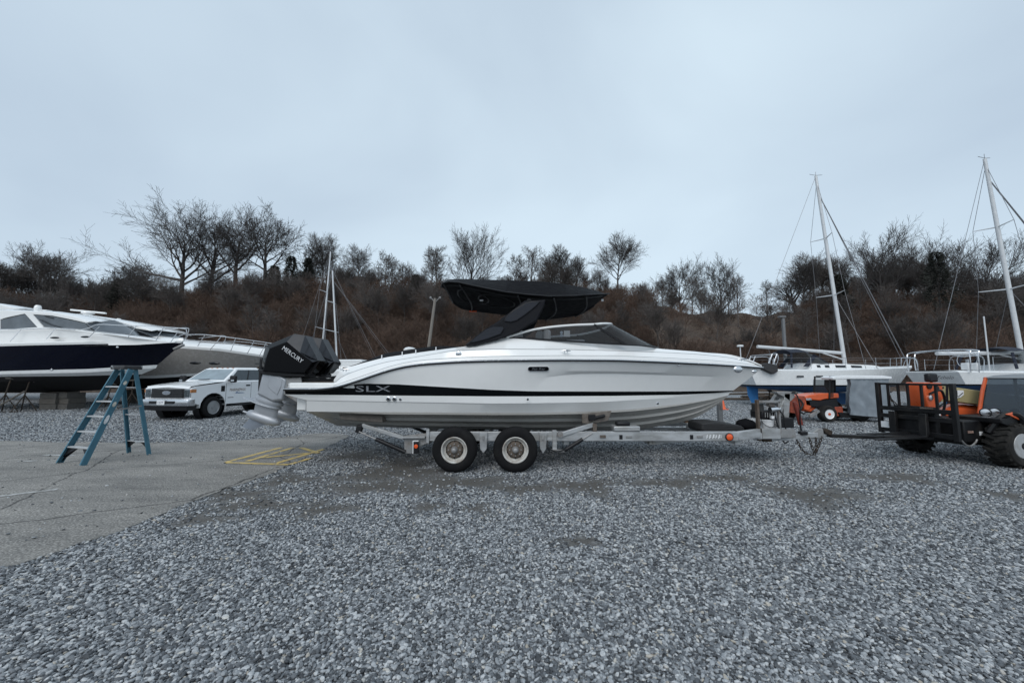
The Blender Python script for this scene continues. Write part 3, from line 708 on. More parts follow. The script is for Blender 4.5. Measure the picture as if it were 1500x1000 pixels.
# swim platform
pa = P(417, 560.5, 6.62); pb = P(500, 560.5, 6.6); zt = pa.z; zb = P(417, 569, 6.62).z
pl = MB(); pl.prism([(pa.x + .10, 6.60, zb), (pa.x, 6.72, zb), (pa.x, 2 * YC - 6.72, zb), (pa.x + .10, 2 * YC - 6.60, zb), (pb.x + .25, 2 * YC - 6.57, zb), (pb.x + .25, 6.57, zb)], (0, 0, zt - zb))
plat = pl.build('swim_platform', gel, boat, 30, bevel=.018)
MB().box(((pa.x + pb.x) / 2 + .05, YC, zt + .006), (pb.x - pa.x - .2, 1.7, .006)).build('platform_mat', M('teak_mat', (.11, .085, .065), .8, var=.25, stretch=(1, 12, 1)), plat)
tb = MB(); tb.span(P(435, 580, 6.78) , P(448, 601, 6.78) + Vector((0, .25, 0))); tb.build('trim_bracket', gel, boat, 30, bevel=.02)
MB().span(P(447, 575.6, 6.60), P(464, 577.2, 6.60) + Vector((0, -.0, 0)) + Vector((0, .03, 0))).build('marker_plate', steel, hull)
MB().tube([pa + Vector((-.03, .1, -.05)), pa + Vector((-.03, 2.2, -.05))], .014, 6).build('boarding_grip', steel, plat)
# black cover over the cockpit coaming
i1 = next(i for i, p in enumerate(sil) if p.x > P(505, 538, 6.7).x); i2 = next(i for i, p in enumerate(sil) if p.x > P(668, 508, 6.7).x)
rows = []
for t in np.linspace(0, 1, 9):
    rows.append([(sil[i] + Vector((0, .015, .012))).lerp(mir(sil)[i] + Vector((0, -.015, .012)), t) + Vector((0, 0, (.11 * (1 - (2 * t - 1) ** 6)) * min(1, (i - i1) / 6 + .25) * min(1, (i2 - i) / 5 + .1))) for i in range(i1, i2 + 1)])
MB().grid(rows).build('cockpit_cover', canvas, boat, 50)
for k, u in enumerate((563, 588, 612, 640)):
    p = hline(sil_px, fd, .28, sm=1)[0]; q = min(p, key=lambda a: abs(a.x - P(u, 520, 6.75).x))
    MB().box(q + Vector((0, -.012, .02)), (.016, .012, .07)).build('cover_strap', white, boat)
MB().ball(P(601, 513, 7.4) , .5, 12, 7, (.24, .5, .13)).build('headrest', gel, boat)
# bow details
MB().ball(P(1081, 541, 6.96 + .02), .085, 12, 6, (1, .25, .75)).build('bow_light', chrome, boat)
MB().ball(P(1105, 544, 7.30), .05, 10, 6, (1, .3, .6)).build('bow_vent', steel, boat)
def on_side(u, v, out=.006):
    hb = np.interp(v, [np.interp(u, rub_u, rub_v), np.interp(u, suu, suv), np.interp(u, slu, slv)], [np.interp(u, rub_u, rub_h), np.interp(u, suu, suh), np.interp(u, slu, slh)])
    return P(u, v, YC - hb - out)
for u, v, r in ((569, 584, .032), (578, 584, .032), (586.5, 584.5, .018), (773, 584.5, .018), (963, 590.5, .02)):
    c = P(u, v, YC - (1.18 if u < 900 else .86) + .012)
    fl = MB(); fl.lathe([(r * 1.25, 0), (r * 1.25, -.012), (r * .8, -.02), (r * .8, -.004)], c, (0, 1, 0), 14); fl.build('through_hull_fitting', steel, hull)
    MB().lathe([(r * .75, -.008), (.001, -.0085)], c, (0, 1, 0), 12).build('drain_hole', blk, hull)
MB().lathe([(.018, 0), (.018, -.012), (.01, -.018)], on_side(994, 535, .004), (0, 1, 0), 12).build('snap_fitting', steel, hull)
fc_ = P(672, 518.5, YC - HBM + .10); MB().lathe([(.05, .02), (.05, -.012), (.04, -.02), (.0, -.021)], fc_, (0, 1, .12), 18).build('fuel_cap', chrome, deck)
for u, v, yo in ((829, 515.5, .10), (505, 543, .17), (1088, 527.5, .46)):
    c = P(u, v, YC - HBM + yo); m = MB(); m.tube([c + Vector((-.08, 0, .02)), c + Vector((-.03, -.01, .025)), c + Vector((.03, -.01, .025)), c + Vector((.08, 0, .02))], [.006, .012, .012, .006], 8)
    m.box(c + Vector((-.025, 0, .005)), (.014, .014, .04)); m.box(c + Vector((.025, 0, .005)), (.014, .014, .04)); m.build('cleat', steel, deck)
# lettering and emblem on the side
def side_text(s, u, v, w, h, mat, tilt=0, shear=0, name='lettering', out=.007):
    t = text_mb(s, 1, shear)
    ca, sa = math.cos(tilt), math.sin(tilt)
    def fn(p):
        x, y = p.x * w, p.y * h
        return on_side(u + x * ca - y * sa, v - (x * sa + y * ca), out)
    return t.mapped(fn).build(name, mat, hull, 0)
side_text('SLX', 546.5, 569.3, 51, 8.6, M('lettering_silver', (.30, .31, .33), .3, .6), out=.008)
em = MB(); ring = []
for a in range(28):
    t = 2 * math.pi * a / 28; x = 12 * math.copysign(1, math.cos(t)) + 3.6 * math.cos(t); y = 3.6 * math.sin(t); ring.append((788.8 + x, 540.2 - y))
em.loft([[on_side(u, v, .0) for u, v in ring], [on_side(u, v, .014) for u, v in ring]]); embl = em.build('emblem', chrome, hull, 30)
ring2 = [(788.8 + (u - 788.8) * .955, 540.2 + (v - 540.2) * .78) for u, v in ring]
em = MB(); em.sheet([on_side(u, v, .0165) for u, v in ring2]); em.build('emblem_plate', blkg, embl, 0)
side_text('Sea Ray', 788.8, 540.4, 20, 4.2, chrome, 0, .35, 'emblem_script', .019)
# windscreen
fr = [P(u, v, YC - hb) for u, v, hb in ((742, 494, 1.0), (760, 488.5, 1.0), (780, 483, .99), (800, 479.8, .98), (820, 477.6, .97), (845, 475.8, .95), (870, 475, .92))]
topc = P(898, 473.6, YC - .25)
def curve_front(pn, pc, n=6): # near post -> centre, rounded in plan
    out = []
    for i in range(n + 1):
        t = i / n; a = t * math.pi / 2
        out.append(Vector((pn.x + (pc.x - pn.x) * math.sin(a), pn.y + (YC - pn.y) * (1 - math.cos(a)) ** .85, pn.z + (pc.z - pn.z) * t)))
    return out
ftop = curve_front(fr[-1], topc)
base_side = [P(u, v, YC - hb) for u, v, hb in ((746, 494.2, 1.0), (770, 495.2, 1.0), (790, 496.6, 1.0), (810, 498, .99), (835, 499.8, .99), (865, 501.8, .98), (917, 504.6, .95))]
fbot = curve_front(base_side[-1], P(970, 511, YC - .3))
wf = MB()
full_top = fr + ftop[1:]
tt = full_top + mir(full_top)[::-1][1:]
frame_top = [p + Vector((0, 0, .0)) for p in tt]
m = MB(); m.tube(smooth_path(frame_top, 3), .022, 8); ws = m.build('windscreen_frame', gel, boat, 50)
for sgn in (0, 1):
    f_ = (lambda A: A) if not sgn else mir
    m = MB(); m.grid([f_(base_side), f_(fr)]); m.build('side_window', dkglass, ws, 50)
    m = MB(); m.grid([f_(fbot), f_(ftop)]); m.build('front_window', dkglass, ws, 50)
    m = MB(); m.beam(f_([base_side[-1]])[0], f_([fr[-1]])[0], .05, .03); m.build('window_post', blk, ws)
    m = MB(); m.tube(f_(base_side) + f_(fbot)[1:], .016, 6); m.build('window_gasket', blk, ws)
pap = MB(); q = [P(826, 493, 6.80), P(835, 493.2, 6.80), P(835, 484, 6.83), P(826, 484, 6.83)]; pap.sheet(q); pap.build('paper_notice', M('paper', (.75, .76, .76), .8, var=.05), ws, 0)
for v in (487, 491.5):
    MB().lathe([(.028, 0), (.0, -.001)], P(822.5, v, 6.80), (0, 1, 0), 14).build('sticker', M('sticker_blue', (.55, .62, .70), .5, var=.3, scale=40), ws)
helm = MB(); helm.box(P(835, 506, 7.5), (.35, 1.3, .12)); helm.build('dashboard', M('dash_grey', (.35, .36, .37), .5), boat, bevel=.03)
for u, yy in ((800, 7.35), (760, 7.4), (790, 8.2)):
    s_ = MB(); s_.box(P(u, 500, yy), (.14, .5, .42)); s_.build('seat_back', M('seat_vinyl', (.5, .5, .5), .5), boat, bevel=.05)
# sculpted recess line on the coaming
# tower and canopy
def leg(pxs, y0, y1, bev):
    a = [P(u, v, y0) for u, v in pxs]; m = MB(); m.loft([[p for p in a], [Vector((p.x, y1, p.z)) for p in a]]); return m
tower_px = [(681, 505.5), (694, 496), (716, 479), (727, 472.5), (745, 459), (768, 441), (786, 440), (799, 439), (797, 449), (787, 469), (775, 476), (760, 485), (744, 492), (730, 497), (694, 505.6)]
tw = thing  # (name kept free)
def tower_side(y0, th):
    c = [P(u, v, YC - 1.02) for u, v in tower_px]; cen = sum(c, Vector()) / len(c)
    rings = []
    for yy, k in ((y0, .86), (y0 + th * .25, 1), (y0 + th * .75, 1), (y0 + th, .86)):
        rings.append([Vector((cen.x + (p.x - cen.x) * (.97 if k < 1 else 1) - (.0), yy, cen.z + (p.z - cen.z) * (.985 if k < 1 else 1) - (.02 if k < 1 else 0))) for p in c])
    return MB().loft(rings)
towf = M('tower_fabric', (.009, .0095, .0125), .75, var=.2, bump=.25, bscale=12, spec=.2)
towp = M('tower_mesh_panel', (.022, .025, .033), .65, var=.15, bump=.3, bscale=160, spec=.25)
tower = tower_side(YC - 1.10, .20).build('tower', towf, boat, 45, bevel=.02)
tower_side(YC + .90, .20).build('tower_leg', towf, tower, 45, bevel=.02)
for px in ([(739, 470), (741, 465), (752, 455), (770, 444), (780, 441.8), (791, 441.5), (784, 449), (770, 460), (757, 469), (748, 471.5)], [(688, 502), (697, 493), (713, 481), (722, 478), (737, 478), (738, 481), (733, 489), (714, 496), (700, 500)]):
    a = [P(u, v, YC - 1.115) for u, v in px]; m = MB(); m.loft([a, [p + Vector((0, .03, 0)) for p in a]]); m.build('tower_panel', towp, tower, 30, bevel=.008)
    MB().tube([p + Vector((0, .004, 0)) for p in a + a[:1]], .007, 5).build('panel_seam', blk, tower)
MB().tube([P(775, 441, YC - 1.0), P(775, 441, YC - 1.0) + Vector((0, 1.0, .05)), P(775, 441, YC - 1.0) + Vector((0, 2.0, 0))], .05, 8).build('tower_crossbar', blk, tower)
YN, YF = YC - 1.06, YC + 1.06
ne = [(646, 421), (648, 414.5), (658, 412.5), (672, 413.5), (705, 420.5), (740, 427.5), (775, 431.5), (804, 433.6), (840, 433), (870, 431), (893, 430)]
fe = [(648, 425), (655, 440), (668, 451), (690, 455.5), (712, 458.5), (736, 461.5), (764, 466), (792, 468.5), (828, 465.5), (857, 459.5), (887, 436)]
tp = [(645, 416), (650, 412), (668, 411.5), (690, 412), (715, 412.5), (745, 413), (775, 414), (805, 415.6), (840, 419), (868, 423.5), (893, 429)]
K_ = len(ne)
endw = [.62, .80, .92, 1, 1, 1, 1, 1, .92, .72, .30]
nearE = [P(u, v, YC - 1.06 * w) for (u, v), w in zip(ne, endw)]
farE = [Vector((p.x, 2 * YC - p.y, p.z)) for p in nearE]
# the far edge follows its own traced line
farE = [P(u, v, YC + 1.06 * w) for (u, v), w in zip(fe, endw)]
farE = [Vector((a.x * .5 + b_.x * .5, a.y, a.z)) for a, b_ in zip(farE, nearE)]
topE = [P(u, v, YC - .35) for u, v in tp]; topE = [Vector((n_.x, YC, max(t_.z, n_.z + .01))) for t_, n_ in zip(topE, nearE)]
mid1 = [a.lerp(b_, .5) + Vector((0, 0, .45 * abs(b_.z - a.z) + .01)) for a, b_ in zip(nearE, topE)]
mid2 = [a.lerp(b_, .5) + Vector((0, 0, .45 * abs(b_.z - a.z) + .01)) for a, b_ in zip(farE, topE)]
bot = [a.lerp(b_, .5) + Vector((0, 0, .02)) for a, b_ in zip(nearE, farE)]
dense_ = lambda A: smooth_path(A, 4)
can = MB(); ring_rows = [dense_(x) for x in (nearE, mid1, topE, mid2, farE, bot)]
can.grid(ring_rows); can.grid([ring_rows[-1], ring_rows[0]])
nn_ = len(ring_rows[0]); can.sheet([r_[0] for r_ in ring_rows]); can.sheet([r_[-1] for r_ in ring_rows])
canopy = can.build('canopy', canvas, boat, 32)
ribm = M('canopy_frame', (.016, .017, .019), .5, spec=.25)
def under_pt(s, t, dz=-.025):
    f_ = max(0, min(s, 1)) * (nn_ - 1); i = min(int(f_), nn_ - 2); f_ -= i
    return ring_rows[0][i].lerp(ring_rows[0][i + 1], f_).lerp(ring_rows[4][i].lerp(ring_rows[4][i + 1], f_), t) + Vector((0, 0, dz))
for s in (.12, .3, .55, .72, .86): MB().tube([under_pt(s + .03 * math.sin(math.pi * t), t, -.02 - .05 * math.sin(math.pi * t)) for t in np.linspace(.02, .98, 9)], .014, 6).build('canopy_rib', ribm, canopy)
for t in (.08, .92): MB().tube([under_pt(s, t, -.02) for s in np.linspace(.06, .95, 16)], .012, 6).build('canopy_rail', ribm, canopy)
for c0 in (.34, .46):
    MB().tube([under_pt(c0 + .085 * math.cos(a), .33 + .22 * math.sin(a), -.04) for a in np.linspace(0, 2 * math.pi, 19)], .014, 6).build('board_rack', ribm, canopy)
MB().tube([nearE[i] + Vector((0, -.004, 0)) for i in range(K_)], .010, 6).build('canopy_piping', ribm, canopy)
for (u, v, w, h, mt, y_) in ((705.5, 438.7, 5, 2.2, white, YC - .35), (693, 455, 11, 2.2, amber, YC + .9), (882, 438.5, 3, 3, white, YC - .2)):
    c = P(u, v, y_); MB().box(c + Vector((0, -.02, -.02)), (w / F * y_, .02, h / F * y_)).build('canopy_tag', mt, canopy)
# ------------------------------------------------------------------ outboards
def eo(px, Y): return [P(340 + x / 3.947, 460 + y / 3.947, Y) for x, y in px]
YE = 7.42
outer = eo([(172, 335), (176, 262), (200, 182), (362, 117), (425, 126), (499, 268), (472, 300), (425, 348), (330, 348)], YE - .10)
inner = eo([(182, 330), (192, 265), (216, 200), (318, 160), (392, 222), (466, 278), (440, 312), (415, 340), (330, 340)], YE - .27)
setY = lambda A, y: [Vector((p.x, y, p.z)) for p in A]
def engine():
    mid = eo([(182, 333), (300, 352), (330, 375), (318, 440), (305, 500), (240, 508), (150, 462)], YE - .10)
    cen = sum(mid, Vector()) / len(mid)
    sh = lambda A, k: [Vector((cen.x + (p.x - cen.x) * k, p.y, cen.z + (p.z - cen.z) * k)) for p in A]
    m = MB(); m.loft([setY(sh(mid, .86), YE - .17), setY(mid, YE - .12), setY(mid, YE + .12), setY(sh(mid, .86), YE + .17)])
    e = m.build('outboard_motor', silver, boat, 40, bevel=.015)
    pan = eo([(215, 350), (290, 372), (285, 420), (262, 470), (225, 440), (205, 420)], YE - .17); m = MB(); m.loft([setY(pan, YE - .178), setY(pan, YE - .15)]); m.build('side_recess', silver, e, 30, bevel=.012)
    m = MB(); m.loft([setY(inner, YE - .27), setY(outer, YE - .13), setY(outer, YE + .13), setY(inner, YE + .27)])
    cowl = m.build('cowl', blkg, e, 20, bevel=.03, seg=3)
    # grey skin over the black cowl: sky reflected on upper facets, as colour
    so_ = [outer[i] for i in (3, 4, 5)]; si = [inner[i] for i in (3, 4, 5)]
    cc = sum(outer, Vector()) / len(outer)
    pr = lambda A, y, k=1.018: [Vector((cc.x + (p.x - cc.x) * k, y, cc.z + (p.z - cc.z) * k)) for p in A]
    m = MB(); m.grid([pr(si, YE - .276, 1.004), pr(so_, YE - .13), pr(so_, YE + .13), pr(si, YE + .276, 1.004)]); m.build('cowl_sky_facet', cowlg, cowl, 20)
    for t in (.35, .75):
        a = pr(so_, YE - .135, 1.022); b_ = pr(si, YE - .282, 1.006); q0 = a[1].lerp(a[2], t); q1 = b_[1].lerp(b_[2], t)
        MB().tube([q0, q1], .004, 4).build('facet_seam', blk, cowl)
    low = eo([(168, 318), (330, 335), (440, 345), (435, 362), (330, 362), (178, 345)], YE - .10)
    m = MB(); m.loft([setY(low, YE - .22), setY(low, YE + .22)]); m.build('cowl_base', blk, e, 40, bevel=.02)
    st = eo([(165, 250), (185, 262), (178, 345), (165, 450), (155, 450), (160, 340)], YE - .1); m = MB(); m.loft([setY(st, YE - .14), setY(st, YE + .14)]); m.build('rear_trim', blk, e, 40, bevel=.015)
    # lower leg, plates, gear case, skeg (axis tilted)
    a = eo([(225, 470)], YE)[0]; g0 = eo([(178, 596)], YE)[0]
    ax = (g0 - a).normalized(); fwd = Vector((-ax.z, 0, ax.x)); fwd = fwd if fwd.x > 0 else -fwd
    Lg = (g0 - a).length
    def foil(c, lf, lb, w): return [c + fwd * (lf * math.cos(t) if math.cos(t) > 0 else lb * math.cos(t)) + Vector((0, 1, 0)) * (w * math.sin(t)) for t in np.linspace(0, 2 * math.pi, 16, False)]
    m = MB(); m.loft([foil(a, .23, .24, .13), foil(a + ax * Lg * .28, .24, .27, .125), foil(a + ax * Lg * .42, .27, .30, .13), foil(a + ax * Lg * .50, .24, .23, .085), foil(a + ax * Lg * .98, .26, .20, .06)])
    lu = m.build('lower_unit', silver, e, 40)
    c = a + ax * Lg * .40
    m = MB(); m.loft([foil(c, .28, .48, .16), foil(c + ax * .018, .28, .50, .165)]); m.build('cavitation_plate', silver, e, 40, bevel=.005)
    c = a + ax * Lg * .16
    m = MB(); m.loft([foil(c, .27, .25, .14), foil(c + ax * .05, .29, .27, .15), foil(c + ax * .075, .27, .25, .14)]); m.build('splash_ring', silver, e, 40)
    gc = a + ax * Lg * 1.02
    m = MB(); m.lathe([(.002, .36), (.045, .335), (.078, .27), (.096, .15), (.10, 0), (.096, -.16), (.075, -.27), (.05, -.30), (.02, -.31), (.018, -.40), (.001, -.41)], gc, fwd, 16); m.build('gear_case', silver, e, 40)
    p0 = gc + ax * .06 - fwd * .02
    m = MB(); m.loft([[p0 + fwd * .17, p0 + Vector((0, .016, 0)), p0 - fwd * .20, p0 - Vector((0, .016, 0))], [p0 + ax * .22 - fwd * .10, p0 + ax * .22 - fwd * .17 + Vector((0, .006, 0)), p0 + ax * .22 - fwd * .30, p0 + ax * .22 - fwd * .17 - Vector((0, .006, 0))]]); m.build('skeg', M('skeg_grey', (.25, .28, .33), .4, .5), e, 40)
    # clamp bracket and steering hoses to the transom
    br0 = eo([(320, 380)], YE)[0]
    m = MB(); 
    for yy in (-.13, .13): m.prism([br0 + Vector((0, yy - .02, .04)), br0 + Vector((.34, yy - .02, .05)), br0 + Vector((.40, yy - .02, -.30)), br0 + Vector((.28, yy - .02, -.42)), br0 + Vector((.0, yy - .02, -.25))], (0, .04, 0))
    m.build('clamp_bracket', galv, e, 40, bevel=.01)
    for k, dz in enumerate((0, -.03, .04)):
        h0 = eo([(330, 352)], YE - .1)[0] + Vector((0, .03 * k, dz)); h1 = eo([(590, 378)], YE)[0] + Vector((.05, 0, .02 + dz))
        MB().tube(smooth_path([h0, h0 + Vector((.2, 0, -.06)), h0.lerp(h1, .6) + Vector((0, 0, -.05)), h1]), .016, 6).build('rigging_hose', blk, e)
    arm = eo([(500, 268), (470, 272), (425, 345), (450, 348)], YE - .12); m = MB(); m.loft([setY(arm, YE - .12), setY(arm, YE - .05)]); m.build('cowl_hook', blk, e, 40, bevel=.01)
    # brand lettering on the flank
    t = text_mb('MERCURY', 1)
    for sgn in (-1, 1):
        c0 = P(340 + 352 / 3.947, 460 + 234 / 3.947, YE - .28); ta = R(-35)
        ux = Vector((math.cos(ta), 0, math.sin(ta))); uz = Vector((-math.sin(ta), 0, math.cos(ta)))
        w = 36 / F * 7.15; h = 6.2 / F * 7.15
        t.mapped(lambda p: Vector((c0.x, YE + sgn * .288, c0.z)) + ux * (p.x * w * -sgn) + uz * (p.y * h)).build('lettering', M('lettering_white', (.62, .63, .65), .4), cowl, 0)
    return e
e1 = engine()
e2 = copy_tree(e1, boat); e2.location.y += .66
# ------------------------------------------------------------------ boat trailer
trl = thing('boat_trailer', 'weathered aluminium tandem-axle hydraulic boat trailer carrying the white motorboat', 'boat trailer', (0, YC, 0), world=True)
YB = 6.76
zt_, zb_ = .635, .475
def X(u, Y, v=640): return P(u, v, Y).x
def rail(y, name='side_rail'):
    m = MB(); m.span((X(628, YB), y - .04, zb_), (X(1080, YB), y + .04, zt_))
    a = Vector((X(1080, YB), y, (zt_ + zb_) / 2)); yy = y + (.16 if y < YC else -.16)
    return m, a, yy
for y in (YB, 2 * YC - YB):
    m, a, yy = rail(y); r_ = m.build('side_rail', alu, trl, bevel=.008)
    MB().beam(a + Vector((-.01, 0, 0)), (X(1112, 6.92), yy, .585), .078, .15).build('bent_rail', alu, trl, bevel=.008)
m = MB()
for u in (640, 712, 820, 930, 1040): MB().span((X(u, YC) - .05, YB + .04, .40), (X(u, YC) + .05, 2 * YC - YB - .04, .475)).build('cross_member', alu, trl, bevel=.006)
for sgn in (-1, 1):
    MB().beam((X(930, YC), YC + sgn * .93, .435), (X(1118, 7.3), YC + sgn * .14, .50), .08, .07).build('draw_bar', alu, trl, bevel=.006)
# details on the near rail
for u in (909.5, 1013): MB().box((X(u, YB - .04), YB - .043, .545), (.055, .008, .075)).build('pocket', blk, trl)
for u in (921.5, 1025): MB().box((X(u, YB - .04), YB - .048, .55), (.10, .016, .04)).build('bracket_plate', galv, trl, bevel=.004)
MB().box((X(883, YB - .04), YB - .05, .555), (.10, .02, .05)).build('bracket_plate', rust, trl, bevel=.004)
m = MB(); m.box((X(918, 6.74), YB + .05, zt_ + .05), (.46, .22, .09)); wb = m.build('adjuster_box', alu, trl, bevel=.02)
m = MB(); m.box((X(914, 6.74), YB + .05, zt_ + .13), (.24, .16, .08)); m.build('adjuster_cap', blk, wb, bevel=.03)
lc = Vector((X(1066, YB), YB - .04, .548))
mk = MB(); mk.lathe([(.068, 0), (.068, -.02), (.058, -.026), (.056, -.012)], lc, (0, 1, 0), 22); lamp = mk.build('side_marker_lamp', blk, trl)
mk = MB(); mk.lathe([(.056, -.012), (.054, -.024), (.03, -.034), (0, -.036)], lc, (0, 1, 0), 22); mk.build('amber_lens', amber, lamp)
stk = M('sticker_white', (.72, .73, .74), .5, var=.1)
# worn white maker's letters on the rail
x0 = X(1034, YB - .04)
for i, (dx, w, h) in enumerate(((0, .035, .075), (.042, .05, .07), (.10, .05, .075), (.155, .035, .06), (.20, .05, .075), (.262, .012, .07))):
    m = MB(); c = Vector((x0 + dx + w / 2, YB - .0405, .552)); m.box(c, (w * .28, .003, h), Matrix.Rotation(.25, 3, 'Y')); m.box(c + Vector((w * .3, 0, h * .28)), (w * .6, .0031, h * .22)); m.box(c + Vector((w * .25, 0, -h * .1)), (w * .5, .0032, h * .2)); m.build('worn_lettering', stk, trl, 0)
# wheels
rimm = M('dusty_white_rim', (.52, .51, .48), .55, var=.15, dirt=(.22, .17, .13), dscale=8, dlo=.45, dhi=.75)
hubm = M('rusty_hub', (.13, .105, .085), .75, .3, var=.35, scale=20)
def trailer_wheel(u, far=False):
    yo = 6.45; c = Vector((X(u, 6.45, 660), yo if not far else 2 * YC - yo, .372)); s = 1 if not far else -1
    ax = Vector((0, s, 0))
    m = MB(); m.lathe([(.212, .035), (.222, .012), (.205, .006), (.19, .02), (.182, .06), (.165, .075), (.150, .072), (.146, .11)], c, ax, 32, False)
    w = m.build('wheel', rimm, trl, 30)
    t = MB(); t.lathe([(.208, .03), (.212, .012), (.235, .002), (.29, -.004), (.335, .008), (.36, .03), (.371, .055), (.3715, .075), (.366, .078), (.366, .084), (.3715, .087), (.3715, .115), (.366, .118), (.366, .125), (.3715, .128), (.3715, .155), (.366, .158), (.366, .165), (.3715, .168), (.371, .185), (.36, .21), (.29, .235), (.21, .22)], c, ax, 48, False); t.build('tyre', rubber, w, 30)
    h = MB(); h.lathe([(.06, .05), (.052, .01), (.04, -.01), (.036, -.035), (.02, -.043), (0, -.044)], c, ax, 18); h.build('hub_cap', galv, w)
    d = MB(); d.lathe([(.148, .10), (.135, .068), (.118, .05), (.07, .046), (.0, .045)], c, ax, 28, False); d.build('hub_face', hubm, w)
    for k in range(8):
        a = k * math.pi / 4; p = c + Vector((math.cos(a) * .095, 0, math.sin(a) * .095)); n_ = MB(); n_.lathe([(.011, .05), (.011, .02), (.004, .018)], p, ax, 6); n_.build('lug_nut', galv, w)
    for k in range(10):
        a = k * math.pi / 5 + .3; p = c + Vector((math.cos(a) * .137, s * .07, math.sin(a) * .137)); n_ = MB(); n_.box(p, (.02, .02, .02), Matrix.Rotation(-a, 3, 'Y')); n_.build('hand_hole', blk, w)
for u in (665, 755):
    trailer_wheel(u); trailer_wheel(u, True)
    MB().tube([(X(u, 6.45, 660), 6.6, .372), (X(u, 6.45, 660), 2 * YC - 6.6, .372)], .04, 8).build('axle', galv, trl)
for sgn in (0, 1):
    Yh = 6.70 if not sgn else 2 * YC - 6.70
    f_ = lambda v: v if not sgn else Vector((v.x, 2 * YC - v.y, v.z))
    for u0, u1 in ((702, 714), (790, 801)):
        m = MB(); m.prism([f_(P(u0, 633, 6.66)), f_(P(u1, 633, 6.66)), f_(P(u1 - 1, 657, 6.66)), f_(P((u0 + u1) / 2, 664, 6.66)), f_(P(u0 + 1, 657, 6.66))], (0, .04 if not sgn else -.04, 0)); h_ = m.build('spring_hanger', alu, trl, bevel=.006)
        m = MB(); m.box(f_(P((u0 + u1) / 2, 641, 6.645)), (.035, .02, .06)); m.build('hanger_bolt', galv, h_)
    # rear lifting arm, cylinder and pad
    A, B = P(531, 622.5, 6.80), P(592, 641, 6.74)
    m = MB(); m.beam(f_(A), f_(B), .05, .06); m.build('lift_arm', alu, trl, bevel=.006)
    m = MB(); m.box(f_(P(526.5, 628, 6.80)), (.10, .09, .13), Matrix.Rotation(.2, 3, 'Y')); m.build('arm_head', blk, trl, bevel=.01)
    C, D = P(526, 632, 6.76), P(594, 662, 6.74); m = MB(); m.tube([f_(C), f_(C.lerp(D, .4))], .014, 8); m.build('piston_rod', galv, trl)
    m = MB(); m.tube([f_(C.lerp(D, .36)), f_(C.lerp(D, .37)), f_(D)], [.02, .037, .037], 10); m.build('hydraulic_cylinder', blk, trl)
    m = MB(); p = [P(496, 606.5, 6.85), P(560, 609, 6.85), P(561, 619, 6.85), P(498, 614.5, 6.85)]; m.prism([f_(q) for q in p], (0, .28 if not sgn else -.28, .0)); m.build('bunk_pad', pad, trl, bevel=.02)
    m = MB(); m.prism([f_(P(592, 638, 6.74)), f_(P(628, 634, 6.74)), f_(P(628, 648, 6.74)), f_(P(612, 655, 6.74)), f_(P(604, 664, 6.74)), f_(P(592, 664, 6.74))], (0, .05 if not sgn else -.05, 0)); m.build('rear_bracket', galv, trl, bevel=.006)
    m = MB(); m.box(f_(P(606, 640, 6.70)), (.40, .07, .03)); m.build('bracket_plate', alu, trl, bevel=.004)
    m = MB(); m.span(f_(P(624.5, 629, 6.69)), f_(P(628.5, 649, 6.69)) + Vector((0, .05, 0))); m.build('stub_post', alu, trl, bevel=.005)
    m = MB(); m.span(f_(P(604.5, 645, 6.68)), f_(P(612.5, 664.5, 6.68)) + Vector((0, .03, 0))); tl_ = m.build('tail_lamp', stk, trl)
    m = MB(); m.span(f_(P(606, 646.5, 6.675)) + Vector((0, -.012 if not sgn else .012, 0)), f_(P(612.8, 664, 6.675)) + Vector((0, .02, 0))); m.build('lamp_housing', blk, tl_)
    m = MB(); q = f_(P(609.3, 653.4, 6.655)); m.lathe([(.034, .02), (.034, -.004 if not sgn else .03), (0, -.008 if not sgn else .034)], q, (0, 1, 0), 14); m.build('tail_lens', amber, tl_)
    # forward lifting arm
    A, B = P(818, 637.5, 6.70), P(869, 621.5, 6.78); m = MB(); m.beam(f_(A), f_(B), .06, .075); m.build('lift_arm', alu, trl, bevel=.006)
    m = MB(); m.span(f_(P(809, 630, 6.70)), f_(P(816, 659, 6.70)) + Vector((0, .05, 0))); m.build('rear_bracket', alu, trl, bevel=.006)
    m = MB(); m.lathe([(.05, .03), (.05, -.03)], f_(P(820.5, 636, 6.68)), (0, 1, 0), 14); m.build('arm_pivot', galv, trl)
    m = MB(); m.prism([f_(P(853, 606, 6.80)), f_(P(896, 601.5, 6.83)), f_(P(891, 616, 6.83)), f_(P(868, 620, 6.80)), f_(P(853, 620, 6.80))], (0, .05 if not sgn else -.05, 0)); m.build('bunk_pad', pad, trl, bevel=.008)
    m = MB(); m.tube([f_(P(862, 614, 6.76)), f_(P(886, 608.5, 6.78))], .03, 8); m.box(f_(P(867, 611, 6.75)), (.12, .05, .10)); m.build('pad_clamp', blk, trl, bevel=.008)
    m = MB(); m.box(f_(P(871, 627, 6.76)), (.07, .05, .16)); m.build('arm_head', rust, trl, bevel=.008)
    C, D = P(868, 634, 6.72), P(826, 660, 6.70); m = MB(); m.tube([f_(C), f_(C.lerp(D, .45))], .014, 8); m.build('piston_rod', galv, trl)
    m = MB(); m.tube([f_(C.lerp(D, .35)), f_(D)], [.034, .034], 10); m.build('hydraulic_cylinder', blk, trl)
    m = MB(); m.beam(f_(P(806, 659, 6.70)), f_(P(828, 660, 6.70)), .05, .035); m.build('cylinder_mount', galv, trl)
    m = MB(); m.tube(smooth_path([f_(P(802, 645, 6.7)), f_(P(803, 655, 6.66)), f_(P(815, 661, 6.66)), f_(P(832, 657, 6.68))]), .011, 6); m.build('hydraulic_hose', blk, trl)
